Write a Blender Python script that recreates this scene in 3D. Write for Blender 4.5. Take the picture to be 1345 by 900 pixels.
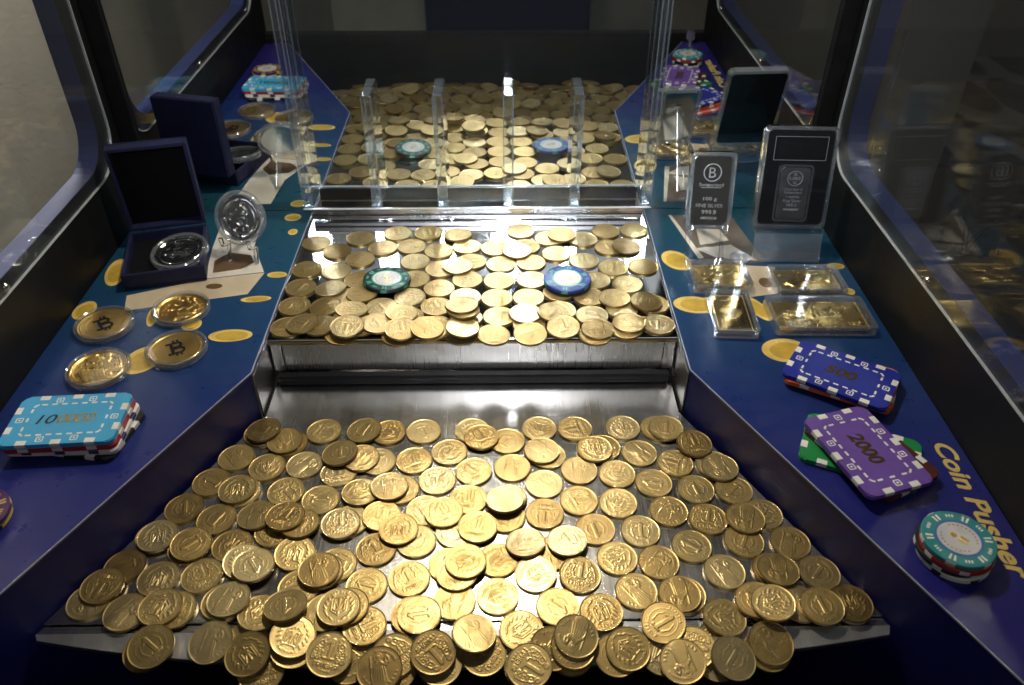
import bpy, bmesh, math, random
import numpy as np
from mathutils import Vector, Matrix, Euler

for o in list(bpy.data.objects):
    bpy.data.objects.remove(o, do_unlink=True)
scene = bpy.context.scene
COL = scene.collection
R = math.radians

# ------------------------------------------------------------------ camera
cam_data = bpy.data.cameras.new("camera")
cam = bpy.data.objects.new("camera", cam_data)
COL.objects.link(cam)
cam_data.sensor_fit = 'HORIZONTAL'
cam_data.sensor_width = 23.5
cam_data.lens = 23.5 * 1064.97 / 1345.0
cam_data.clip_start = 0.01
cam_data.clip_end = 50
PITCH, YAW = 0.65726, 0.01181
fwd = Vector((math.sin(YAW) * math.cos(PITCH), math.cos(YAW) * math.cos(PITCH), -math.sin(PITCH)))
rgt = Vector((math.cos(YAW), -math.sin(YAW), 0))
upv = rgt.cross(fwd)
cam.matrix_world = Matrix(((rgt.x, upv.x, -fwd.x, 0.02457), (rgt.y, upv.y, -fwd.y, -0.70878),
                           (rgt.z, upv.z, -fwd.z, 0.42457), (0, 0, 0, 1)))
cam_data.dof.use_dof = True
cam_data.dof.focus_distance = 0.62
cam_data.dof.aperture_fstop = 7.1
scene.camera = cam

# ------------------------------------------------------------------ world, lamps, exposure
world = bpy.data.worlds.new("World")
scene.world = world
world.use_nodes = True
bg = world.node_tree.nodes["Background"]
bg.inputs[0].default_value = (0.75, 0.82, 1.0, 1)
bg.inputs[1].default_value = 0.012

def area_lamp(name, loc, target, size, power, color, size_y=None, spread=180):
    d = bpy.data.lights.new(name, 'AREA')
    d.energy = power
    d.color = color
    d.shape = 'RECTANGLE' if size_y else 'DISK'
    d.size = size
    if size_y:
        d.size_y = size_y
    d.spread = R(spread)
    o = bpy.data.objects.new(name, d)
    COL.objects.link(o)
    o.location = loc
    o.rotation_euler = (Vector(target) - Vector(loc)).to_track_quat('-Z', 'Y').to_euler()
    return o

WARM = (1.0, 0.90, 0.71)
area_lamp("cabinet_lamp_rear", (0.0, -0.055, 0.62), (0.0, -0.36, 0.0), 0.050, 1.9, WARM, spread=150)
area_lamp("cabinet_lamp_front", (0.034, -0.665, 0.555), (0.034, 0.0, 0.25), 0.028, 0.65, (0.96, 0.98, 1.0), size_y=0.19, spread=60)
area_lamp("wall_fill_left", (-0.50, 0.75, 0.95), (-0.62, 0.10, -0.10), 0.20, 7.0, (1.0, 0.93, 0.8), spread=80)  # added fill aimed at the left wall, no known lamp there
area_lamp("ceiling_fill", (0.2, -1.9, 1.2), (0.2, -1.7, 2.0), 0.4, 13.0, (0.93, 0.97, 1.0))  # added fill, brightens the ceiling that the deck mirrors

vs = scene.view_settings
vs.view_transform = 'Standard'
vs.look = 'None'
vs.exposure = 0.0
vs.gamma = 1.0
vs.use_curve_mapping = False
cy = scene.cycles
cy.use_denoising = True
cy.max_bounces = 12
cy.glossy_bounces = 8
cy.transmission_bounces = 10
cy.transparent_max_bounces = 24
cy.sample_clamp_indirect = 0
cy.blur_glossy = 0.3

# ------------------------------------------------------------------ material helpers
def new_mat(name):
    m = bpy.data.materials.new(name)
    m.use_nodes = True
    nt = m.node_tree
    return m, nt, nt.nodes["Principled BSDF"], nt.nodes["Material Output"]

def nd(nt, t, **kw):
    n = nt.nodes.new(t)
    for k, v in kw.items():
        setattr(n, k, v)
    return n

def noise(nt, scale, detail=4, mapping=None, coord='Object', rough=0.55):
    tc = nd(nt, 'ShaderNodeTexCoord')
    n = nd(nt, 'ShaderNodeTexNoise')
    n.inputs['Scale'].default_value = scale
    n.inputs['Detail'].default_value = detail
    n.inputs['Roughness'].default_value = rough
    if mapping:
        mp = nd(nt, 'ShaderNodeMapping')
        mp.inputs['Scale'].default_value = mapping
        nt.links.new(tc.outputs[coord], mp.inputs[0])
        nt.links.new(mp.outputs[0], n.inputs[0])
    else:
        nt.links.new(tc.outputs[coord], n.inputs[0])
    return n

def ramp(nt, src, stops):
    r = nd(nt, 'ShaderNodeValToRGB')
    el = r.color_ramp.elements
    while len(el) < len(stops):
        el.new(0.5)
    for e, (p, c) in zip(el, stops):
        e.position = p
        e.color = (*c, 1) if len(c) == 3 else c
    nt.links.new(src, r.inputs[0])
    return r

def rng(nt, src, a, b, c, d):
    m = nd(nt, 'ShaderNodeMapRange')
    m.inputs[1].default_value, m.inputs[2].default_value = a, b
    m.inputs[3].default_value, m.inputs[4].default_value = c, d
    nt.links.new(src, m.inputs[0])
    return m

def bump(nt, p, src, strength, dist):
    b = nd(nt, 'ShaderNodeBump')
    b.inputs['Strength'].default_value = strength
    b.inputs['Distance'].default_value = dist
    nt.links.new(src, b.inputs['Height'])
    nt.links.new(b.outputs[0], p.inputs['Normal'])
    return b

def plain(name, col, rough=0.5, metal=0.0, spec=0.5, var=0.12, scale=60, bmp=0.0, coat=0.0):
    """procedural paint / plastic / metal: colour and gloss broken up by noise"""
    m, nt, p, _ = new_mat(name)
    n = noise(nt, scale, 5)
    c0 = tuple(c * (1 - var) for c in col)
    c1 = tuple(min(1, c * (1 + var)) for c in col)
    r = ramp(nt, n.outputs[0], [(0.3, c0), (0.7, c1)])
    nt.links.new(r.outputs[0], p.inputs['Base Color'])
    rr = rng(nt, n.outputs[0], 0.3, 0.7, rough * 0.85, min(1, rough * 1.15))
    nt.links.new(rr.outputs[0], p.inputs['Roughness'])
    p.inputs['Metallic'].default_value = metal
    p.inputs['Specular IOR Level'].default_value = spec
    p.inputs['Coat Weight'].default_value = coat
    if bmp:
        n2 = noise(nt, scale * 12, 3)
        bump(nt, p, n2.outputs[0], bmp, 0.0004)
    return m

def brushed(name, col, r0, r1, sx, sy, bmp=0.1):
    m, nt, p, _ = new_mat(name)
    p.inputs['Metallic'].default_value = 1
    n = noise(nt, 1.0, 4, (sx, sy, sy))
    big = noise(nt, 22, 4)
    mx = nd(nt, 'ShaderNodeMath', operation='ADD')
    nt.links.new(n.outputs[0], mx.inputs[0])
    nt.links.new(big.outputs[0], mx.inputs[1])
    rr = rng(nt, mx.outputs[0], 0.7, 1.3, r0, r1)
    nt.links.new(rr.outputs[0], p.inputs['Roughness'])
    c = ramp(nt, n.outputs[0], [(0.3, tuple(v * 0.92 for v in col)), (0.7, tuple(min(1, v * 1.05) for v in col))])
    nt.links.new(c.outputs[0], p.inputs['Base Color'])
    bump(nt, p, n.outputs[0], bmp, 0.0003)
    return m

def clear(name, tint=(0.97, 0.985, 1.0), haze=0.03, rough=0.03, boost=1.0):
    """clear plastic sheet: see-through with fresnel glints and a trace of haze"""
    m, nt, p, out = new_mat(name)
    nt.nodes.remove(p)
    tr = nd(nt, 'ShaderNodeBsdfTransparent')
    tr.inputs[0].default_value = (*tint, 1)
    gl = nd(nt, 'ShaderNodeBsdfGlossy')
    n = noise(nt, 90, 3)
    rr = rng(nt, n.outputs[0], 0.3, 0.7, rough * 0.6, rough * 1.5)
    nt.links.new(rr.outputs[0], gl.inputs['Roughness'])
    df = nd(nt, 'ShaderNodeBsdfDiffuse')
    df.inputs[0].default_value = (0.8, 0.84, 0.9, 1)
    lw = nd(nt, 'ShaderNodeLayerWeight')
    lw.inputs[0].default_value = 0.5
    fr = nd(nt, 'ShaderNodeMath', operation='POWER')
    nt.links.new(lw.outputs['Facing'], fr.inputs[0])
    fr.inputs[1].default_value = 4.5
    bo = nd(nt, 'ShaderNodeMath', operation='MULTIPLY_ADD', use_clamp=True)
    bo.inputs[1].default_value = 0.8 * boost
    bo.inputs[2].default_value = 0.04 * boost
    nt.links.new(fr.outputs[0], bo.inputs[0])
    m1 = nd(nt, 'ShaderNodeMixShader')
    m1.inputs[0].default_value = haze
    nt.links.new(tr.outputs[0], m1.inputs[1])
    nt.links.new(df.outputs[0], m1.inputs[2])
    m2 = nd(nt, 'ShaderNodeMixShader')
    nt.links.new(bo.outputs[0], m2.inputs[0])
    nt.links.new(m1.outputs[0], m2.inputs[1])
    nt.links.new(gl.outputs[0], m2.inputs[2])
    nt.links.new(m2.outputs[0], out.inputs[0])
    return m

def glassy(name, rough=0.01):
    m, nt, p, _ = new_mat(name)
    p.inputs['Base Color'].default_value = (0.96, 0.98, 1, 1)
    p.inputs['Transmission Weight'].default_value = 1
    p.inputs['IOR'].default_value = 1.49
    n = noise(nt, 160, 4)
    rr = rng(nt, n.outputs[0], 0.35, 0.75, rough, rough * 6)
    nt.links.new(rr.outputs[0], p.inputs['Roughness'])
    return m

# ------------------------------------------------------------------ materials
def coin_brass():
    m, nt, p, _ = new_mat("coin_brass")
    p.inputs['Metallic'].default_value = 0.87
    oi = nd(nt, 'ShaderNodeObjectInfo')
    tone = ramp(nt, oi.outputs['Random'], [(0.0, (0.25, 0.175, 0.072)), (0.22, (0.37, 0.262, 0.105)), (0.5, (0.46, 0.34, 0.145)),
                                           (0.8, (0.40, 0.305, 0.142)), (1.0, (0.56, 0.45, 0.24))])
    tc = nd(nt, 'ShaderNodeTexCoord')
    off = nd(nt, 'ShaderNodeVectorMath', operation='ADD')
    nt.links.new(tc.outputs['Object'], off.inputs[0])
    nt.links.new(oi.outputs['Location'], off.inputs[1])
    n1 = nd(nt, 'ShaderNodeTexNoise')
    n1.inputs['Scale'].default_value = 110
    n1.inputs['Detail'].default_value = 6
    nt.links.new(off.outputs[0], n1.inputs[0])
    n2 = nd(nt, 'ShaderNodeTexNoise')
    n2.inputs['Scale'].default_value = 2200
    n2.inputs['Detail'].default_value = 3
    nt.links.new(off.outputs[0], n2.inputs[0])
    tar = ramp(nt, n1.outputs[0], [(0.42, (0, 0, 0)), (0.75, (1, 1, 1))])
    mx = nd(nt, 'ShaderNodeMix', data_type='RGBA')
    mul = nd(nt, 'ShaderNodeMath', operation='MULTIPLY')
    mul.inputs[1].default_value = 0.55
    nt.links.new(tar.outputs[0], mul.inputs[0])
    nt.links.new(mul.outputs[0], mx.inputs[0])
    nt.links.new(tone.outputs[0], mx.inputs[6])
    mx.inputs[7].default_value = (0.30, 0.19, 0.055, 1)
    nt.links.new(mx.outputs[2], p.inputs['Base Color'])
    r1 = rng(nt, n1.outputs[0], 0.3, 0.75, 0.32, 0.48)
    nt.links.new(r1.outputs[0], p.inputs['Roughness'])
    bump(nt, p, n2.outputs[0], 0.4, 0.00005)
    return m

def panel_print():
    """printed laminate: teal by the mirror, royal blue, then indigo at the front"""
    m, nt, p, _ = new_mat("blue_print")
    tc = nd(nt, 'ShaderNodeTexCoord')
    sx = nd(nt, 'ShaderNodeSeparateXYZ')
    nt.links.new(tc.outputs['Object'], sx.inputs[0])
    n = noise(nt, 14, 3)
    ad = nd(nt, 'ShaderNodeMath', operation='MULTIPLY_ADD')
    nt.links.new(n.outputs[0], ad.inputs[0])
    ad.inputs[1].default_value = 0.05
    nt.links.new(sx.outputs['Y'], ad.inputs[2])
    mr = rng(nt, ad.outputs[0], -0.50, 0.02, 0, 1)
    r = ramp(nt, mr.outputs[0], [(0.0, (0.018, 0.011, 0.135)), (0.32, (0.012, 0.016, 0.16)), (0.58, (0.009, 0.036, 0.135)),
                                 (0.78, (0.009, 0.055, 0.125)), (1.0, (0.010, 0.066, 0.100))])
    nt.links.new(r.outputs[0], p.inputs['Base Color'])
    n3 = noise(nt, 45, 6, None, 'Object', 0.7)
    r3 = rng(nt, n3.outputs[0], 0.35, 0.7, 0.26, 0.46)
    nt.links.new(r3.outputs[0], p.inputs['Roughness'])
    p.inputs['Specular IOR Level'].default_value = 0.4
    n2 = noise(nt, 500, 3)
    bump(nt, p, n2.outputs[0], 0.05, 0.0003)
    return m

MT = {}
MT['brass'] = coin_brass()
MT['print'] = panel_print()
MT['wallprint'] = plain('navy_print', (0.014, 0.018, 0.15), 0.4, spec=0.35, bmp=0.1)
MT['black'] = plain('black_laminate', (0.009, 0.009, 0.010), 0.45, spec=0.22, bmp=0.15)
MT['pit'] = plain('black_pit_lining', (0.004, 0.004, 0.004), 0.8, spec=0.1)
MT['rubber'] = plain('black_rubber', (0.010, 0.010, 0.012), 0.5, bmp=0.5)
MT['reveal'] = plain('blue_window_edge', (0.026, 0.038, 0.13), 0.5)
MT['steel'] = brushed('brushed_steel', (0.60, 0.59, 0.58), 0.17, 0.28, 1100, 7, 0.04)
MT['deck'] = brushed('polished_steel', (0.66, 0.66, 0.68), 0.03, 0.10, 900, 10, 0.015)
MT['face'] = brushed('face_steel', (0.58, 0.57, 0.56), 0.24, 0.36, 1100, 7, 0.07)
MT['lipsteel'] = brushed('lip_steel', (0.66, 0.66, 0.68), 0.32, 0.46, 1100, 7, 0.05)
MT['rail'] = brushed('rail_aluminium', (0.45, 0.45, 0.47), 0.22, 0.32, 9, 900, 0.15)
MT['screw'] = plain('screw_chrome', (0.72, 0.70, 0.66), 0.16, metal=1)
MT['pane'] = clear('clear_pane', haze=0.010, rough=0.02)
MT['front_pane'] = clear('clear_front_sheet', haze=0.002, rough=0.02, boost=0.6)
MT['pane_edge'] = plain('pane_cut_edge', (0.50, 0.52, 0.54), 0.3)
MT['shell'] = clear('capsule_plastic', haze=0.006, rough=0.05, boost=1.4)
MT['shell_rim'] = clear('capsule_rim_plastic', haze=0.10, rough=0.09, boost=3.2)
MT['stand'] = clear('stand_plastic', haze=0.09, rough=0.08, boost=2.2)
MT['bar_body'] = clear('acrylic_body', haze=0.008, rough=0.03, boost=1.5)
MT['bar_edge'] = clear('acrylic_glint_haze', tint=(0.9, 0.93, 0.95), haze=0.09, rough=0.08, boost=3.0)  # pale haze stands in for light caught in the edges
MT['acrylic'] = glassy('acrylic', 0.006)
MT['sheet_edge'] = plain('laminate_cut_edge', (0.32, 0.34, 0.46), 0.5)
MT['silver'] = plain('silver', (0.78, 0.78, 0.79), 0.09, metal=1, var=0.05)
MT['frost'] = plain('frosted_silver', (0.86, 0.86, 0.86), 0.45, metal=1, var=0.05)
MT['gold'] = plain('polished_gold', (0.92, 0.66, 0.24), 0.27, metal=1, var=0.06)
MT['gold_dull'] = plain('token_gold', (0.72, 0.47, 0.14), 0.36, metal=1, var=0.15)
MT['satin_silver'] = plain('satin_silver', (0.42, 0.43, 0.45), 0.34, metal=1, var=0.05)
MT['coin_silver'] = plain('struck_silver', (0.60, 0.60, 0.61), 0.24, metal=1, var=0.08)
MT['gold_mirror'] = plain('mirror_gold', (0.85, 0.58, 0.20), 0.10, metal=1, var=0.05)
MT['gold_frost'] = plain('frosted_gold', (0.95, 0.74, 0.34), 0.42, metal=1, var=0.06)
MT['dark_nickel'] = plain('dark_nickel', (0.06, 0.05, 0.04), 0.4, metal=1)
MT['velvet'] = plain('blue_leatherette', (0.0045, 0.0075, 0.052), 0.65, bmp=0.9, scale=120)
MT['insert'] = plain('black_flock', (0.006, 0.006, 0.008), 0.95, spec=0.1, bmp=0.6)
MT['white'] = plain('white_clay', (0.74, 0.73, 0.70), 0.45)
MT['sticker'] = plain('sticker_paper', (0.50, 0.50, 0.53), 0.45)
MT['ink'] = plain('black_ink', (0.012, 0.011, 0.010), 0.35)
MT['foil'] = plain('gold_foil', (0.55, 0.36, 0.07), 0.3, metal=1)
MT['foil_dark'] = plain('dark_gold_foil', (0.10, 0.060, 0.015), 0.4, metal=0.6)
MT['letter'] = plain('cream_gold_print', (0.62, 0.45, 0.13), 0.45)
MT['pcoin'] = plain('printed_gold_rim', (0.66, 0.47, 0.12), 0.4, var=0.2)
MT['pcoin2'] = plain('printed_gold_field', (0.50, 0.33, 0.05), 0.4, var=0.25)
MT['porange'] = plain('printed_orange', (0.60, 0.12, 0.015), 0.4)
MT['pbeige'] = plain('printed_beige', (0.52, 0.43, 0.31), 0.4, var=0.2, scale=25)
MT['pcream'] = plain('printed_cream', (0.58, 0.54, 0.47), 0.4, var=0.2, scale=25)
MT['ptaupe'] = plain('printed_taupe', (0.13, 0.11, 0.09), 0.4, var=0.3, scale=25)
MT['pbrown'] = plain('printed_brown', (0.11, 0.065, 0.03), 0.4, var=0.3)
MT['red'] = plain('red_clay', (0.40, 0.022, 0.012), 0.4)

def clay(name, col):
    MT[name] = plain(name + '_clay', col, 0.42, var=0.06, bmp=0.15)
clay('sky', (0.055, 0.36, 0.66))
clay('navy', (0.010, 0.016, 0.13))
clay('royal', (0.010, 0.022, 0.30))
clay('purple', (0.13, 0.060, 0.33))
clay('green', (0.010, 0.22, 0.055))
clay('brown', (0.075, 0.016, 0.010))
clay('orange', (0.68, 0.12, 0.012))
clay('pink', (0.70, 0.16, 0.15))
clay('teal', (0.025, 0.23, 0.25))
clay('blackclay', (0.012, 0.012, 0.013))
clay('forest', (0.006, 0.022, 0.024))
clay('mint', (0.06, 0.34, 0.25))
clay('violet', (0.060, 0.012, 0.10))
clay('yellow', (0.62, 0.48, 0.06))
clay('chipblue', (0.012, 0.040, 0.24))
clay('midblue', (0.04, 0.14, 0.42))

m, nt, p, _ = new_mat('mirror_glass')
p.inputs['Metallic'].default_value = 1
p.inputs['Base Color'].default_value = (0.80, 0.83, 0.82, 1)
n = noise(nt, 9, 3)
rr = rng(nt, n.outputs[0], 0.3, 0.7, 0.0, 0.012)
nt.links.new(rr.outputs[0], p.inputs['Roughness'])
MT['mirror'] = m

def cloth_mat(name, base, fig, scale, wave=False):
    m, nt, p, _ = new_mat(name)
    tc = nd(nt, 'ShaderNodeTexCoord')
    if wave:
        t = nd(nt, 'ShaderNodeTexWave')
        t.inputs['Scale'].default_value = scale
        t.inputs['Distortion'].default_value = 0.6
        src = t.outputs['Fac']
        st = [(0.45, base), (0.55, fig)]
    else:
        t = nd(nt, 'ShaderNodeTexVoronoi')
        t.inputs['Scale'].default_value = scale
        mp = nd(nt, 'ShaderNodeMapping')
        mp.inputs['Scale'].default_value = (1, 0.45, 1)
        mp.inputs['Rotation'].default_value = (0, 0, 0.6)
        nt.links.new(tc.outputs['Object'], mp.inputs[0])
        nt.links.new(mp.outputs[0], t.inputs['Vector'])
        src = t.outputs['Distance']
        st = [(0.36, base), (0.42, fig), (0.60, fig), (0.66, base)]
    if wave:
        nt.links.new(tc.outputs['Object'], t.inputs['Vector'])
    r = ramp(nt, src, st)
    nt.links.new(r.outputs[0], p.inputs['Base Color'])
    p.inputs['Roughness'].default_value = 0.8
    return m
MT['cloth'] = cloth_mat('leaf_cloth', (0.016, 0.018, 0.026), (0.16, 0.16, 0.165), 6.5)
MT['stripe'] = cloth_mat('striped_cloth', (0.010, 0.010, 0.012), (0.15, 0.145, 0.13), 5, True)
MT['plaster'] = plain('beige_plaster', (0.40, 0.37, 0.31), 0.85, var=0.10, scale=9, bmp=0.6)
MT['dim_wall'] = plain('dimmed_plaster', (0.13, 0.125, 0.115), 0.85, var=0.10, scale=9, bmp=0.6)  # plaster with the dim light of the far side put into its colour
MT['ceiling'] = plain('white_ceiling', (0.70, 0.70, 0.69), 0.9, var=0.04, scale=6)
MT['floor'] = plain('dark_floor', (0.05, 0.04, 0.03), 0.6)
MT['navycloth'] = plain('navy_fabric', (0.010, 0.016, 0.055), 0.85, bmp=0.5)
MT['wicker'] = plain('brown_wicker', (0.05, 0.032, 0.018), 0.7, var=0.5, scale=120, bmp=0.8)

# ------------------------------------------------------------------ mesh helpers
def link(o, parent=None):
    COL.objects.link(o)
    if parent is not None:
        o.parent = parent
    return o

def tag(o, label, cat, group=None):
    o['label'] = label
    o['category'] = cat
    if group:
        o['group'] = group
    return o

def thing(name, label, cat, loc=(0, 0, 0), rot=(0, 0, 0), group=None):
    o = bpy.data.objects.new(name, None)
    o.empty_display_size = 0.01
    link(o)
    o.location = loc
    o.rotation_euler = rot
    return tag(o, label, cat, group)

def structure(o):
    o['kind'] = 'structure'
    return o

def from_bm(name, bm, mat, parent=None, smooth=False, loc=None, rot=None):
    me = bpy.data.meshes.new(name)
    bmesh.ops.recalc_face_normals(bm, faces=bm.faces)
    bm.to_mesh(me)
    bm.free()
    me.materials.append(MT[mat] if isinstance(mat, str) else mat)
    if smooth:
        me.polygons.foreach_set('use_smooth', [True] * len(me.polygons))
        me.set_sharp_from_angle(angle=R(35))
    o = bpy.data.objects.new(name, me)
    link(o, parent)
    if loc is not None:
        o.location = loc
    if rot is not None:
        o.rotation_euler = rot
    return o

def share(name, src, parent=None, loc=(0, 0, 0), rot=(0, 0, 0)):
    o = bpy.data.objects.new(name, src.data)
    link(o, parent)
    o.location = loc
    o.rotation_euler = rot
    return o

def bevel_bm(bm, w, seg=2):
    if w > 0:
        bmesh.ops.bevel(bm, geom=list(bm.edges), offset=w, segments=seg, affect='EDGES', clamp_overlap=True)

def box(name, x0, x1, y0, y1, z0, z1, mat, parent=None, bev=0.0, **kw):
    bm = bmesh.new()
    bmesh.ops.create_cube(bm, size=1)
    for v in bm.verts:
        v.co = Vector(((x0 + x1) / 2 + v.co.x * (x1 - x0), (y0 + y1) / 2 + v.co.y * (y1 - y0), (z0 + z1) / 2 + v.co.z * (z1 - z0)))
    bevel_bm(bm, bev)
    return from_bm(name, bm, mat, parent, bev > 0, **kw)

def prism(name, pts, z0, z1, mat, parent=None, bev=0.0, smooth=False, **kw):
    bm = bmesh.new()
    lo = [bm.verts.new((x, y, z0)) for x, y in pts]
    hi = [bm.verts.new((x, y, z1)) for x, y in pts]
    n = len(pts)
    bm.faces.new(lo[::-1])
    top = bm.faces.new(hi)
    for i in range(n):
        bm.faces.new((lo[i], lo[(i + 1) % n], hi[(i + 1) % n], hi[i]))
    if bev:
        bmesh.ops.bevel(bm, geom=list(top.edges), offset=bev, segments=2, affect='EDGES')
    return from_bm(name, bm, mat, parent, smooth or bev > 0, **kw)

def rrect(w, h, r, seg=6, cx=0.0, cy=0.0):
    out = []
    for sx, sy, a0 in ((1, 1, 0), (-1, 1, 90), (-1, -1, 180), (1, -1, 270)):
        for k in range(seg + 1):
            a = R(a0 + 90 * k / seg)
            out.append((cx + sx * (w / 2 - r) + r * math.cos(a), cy + sy * (h / 2 - r) + r * math.sin(a)))
    return out

def ellipse(cx, cy, rx, ry, rot=0.0, n=28):
    c, s = math.cos(rot), math.sin(rot)
    return [(cx + rx * math.cos(2 * math.pi * i / n) * c - ry * math.sin(2 * math.pi * i / n) * s,
             cy + rx * math.cos(2 * math.pi * i / n) * s + ry * math.sin(2 * math.pi * i / n) * c) for i in range(n)]

def lathe(name, prof, mat, parent=None, seg=64, closed=False, **kw):
    """profile of (radius, z) turned about z"""
    bm = bmesh.new()
    rings = []
    for r, z in prof:
        if r < 1e-7:
            rings.append([bm.verts.new((0, 0, z))])
        else:
            rings.append([bm.verts.new((r * math.cos(2 * math.pi * i / seg), r * math.sin(2 * math.pi * i / seg), z)) for i in range(seg)])
    pairs = list(zip(rings, rings[1:]))
    if closed:
        pairs.append((rings[-1], rings[0]))
    for a, b in pairs:
        for i in range(seg):
            j = (i + 1) % seg
            if len(a) == 1:
                bm.faces.new((a[0], b[i], b[j]))
            elif len(b) == 1:
                bm.faces.new((a[i], a[j], b[0]))
            else:
                bm.faces.new((a[i], a[j], b[j], b[i]))
    return from_bm(name, bm, mat, parent, True, **kw)

def ring_plate(name, inner, outer, z0, z1, mat, parent=None, **kw):
    """flat frame between two loops of the same point count"""
    bm = bmesh.new()
    n = len(inner)
    L = [[bm.verts.new((x, y, z)) for x, y in lp] for lp, z in ((inner, z0), (outer, z0), (outer, z1), (inner, z1))]
    for a, b in ((0, 1), (1, 2), (2, 3), (3, 0)):
        for i in range(n):
            j = (i + 1) % n
            bm.faces.new((L[a][i], L[a][j], L[b][j], L[b][i]))
    return from_bm(name, bm, mat, parent, False, **kw)

def bar(name, pts, w, t, mat, parent=None, side=Vector((1, 0, 0))):
    """bent strip of width w (along side) and thickness t through pts"""
    bm = bmesh.new()
    P = [Vector(p) for p in pts]
    rows = []
    for i, p_ in enumerate(P):
        d = (P[min(i + 1, len(P) - 1)] - P[max(i - 1, 0)]).normalized()
        nn = d.cross(side).normalized()
        rows.append([bm.verts.new(p_ + side * (w / 2 * a) + nn * (t / 2 * b)) for a, b in ((-1, -1), (1, -1), (1, 1), (-1, 1))])
    for a, b in zip(rows, rows[1:]):
        for i in range(4):
            bm.faces.new((a[i], a[(i + 1) % 4], b[(i + 1) % 4], b[i]))
    bm.faces.new(rows[0][::-1])
    bm.faces.new(rows[-1])
    return from_bm(name, bm, mat, parent)

_tri_cache = {}
def text_tris(s, offset=0.0):
    """triangles (n,3,2) of a string in the built-in font, size 1, left aligned"""
    if (s, offset) in _tri_cache:
        return _tri_cache[(s, offset)]
    cu = bpy.data.curves.new("t", 'FONT')
    cu.body = s
    cu.resolution_u = 4
    cu.offset = offset
    ob = bpy.data.objects.new("t", cu)
    COL.objects.link(ob)
    dg = bpy.context.evaluated_depsgraph_get()
    me = ob.evaluated_get(dg).to_mesh()
    me.calc_loop_triangles()
    v = np.array([(q.co.x, q.co.y) for q in me.vertices]) if len(me.vertices) else np.zeros((0, 2))
    t = np.array([tuple(q.vertices) for q in me.loop_triangles], int) if len(me.loop_triangles) else np.zeros((0, 3), int)
    tris = v[t] if len(t) else np.zeros((0, 3, 2))
    ob.evaluated_get(dg).to_mesh_clear()
    bpy.data.objects.remove(ob)
    bpy.data.curves.remove(cu)
    _tri_cache[(s, offset)] = tris
    return tris

def text_mesh(name, s, width, mat, parent, loc=(0, 0, 0), rot=(0, 0, 0), height=None, shear=0.0, thick=0.0001, offset=0.0, center=True):
    tr = text_tris(s, offset).copy()
    mn, mxx = tr.reshape(-1, 2).min(0), tr.reshape(-1, 2).max(0)
    tr -= (mn + mxx) / 2 if center else mn
    k = width / (mxx[0] - mn[0])
    ky = k if height is None else height / (mxx[1] - mn[1])
    bm = bmesh.new()
    cache = {}
    def vv(p_, z):
        key = (round(p_[0], 5), round(p_[1], 5), z)
        if key not in cache:
            cache[key] = bm.verts.new((p_[0] * k + p_[1] * ky * shear, p_[1] * ky, z))
        return cache[key]
    edges = {}
    for t in tr:
        a = t[1] - t[0]
        b = t[2] - t[0]
        if abs(a[0] * b[1] - a[1] * b[0]) < 1e-9:
            continue
        pts = t if a[0] * b[1] - a[1] * b[0] > 0 else t[::-1]
        try:
            bm.faces.new([vv(q, thick) for q in pts])
        except ValueError:
            continue
        ks = [(round(q[0], 5), round(q[1], 5)) for q in pts]
        for i in range(3):
            e = (ks[i], ks[(i + 1) % 3])
            edges[e] = edges.get(e, 0) + 1
    for (a, b) in list(edges):
        if (b, a) not in edges:
            try:
                bm.faces.new((vv(a, thick), vv(a, 0.0), vv(b, 0.0), vv(b, thick)))
            except ValueError:
                pass
    me = bpy.data.meshes.new(name)
    bm.to_mesh(me)
    bm.free()
    me.materials.append(MT[mat])
    o = bpy.data.objects.new(name, me)
    link(o, parent)
    o.location = loc
    o.rotation_euler = rot
    return o

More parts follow.
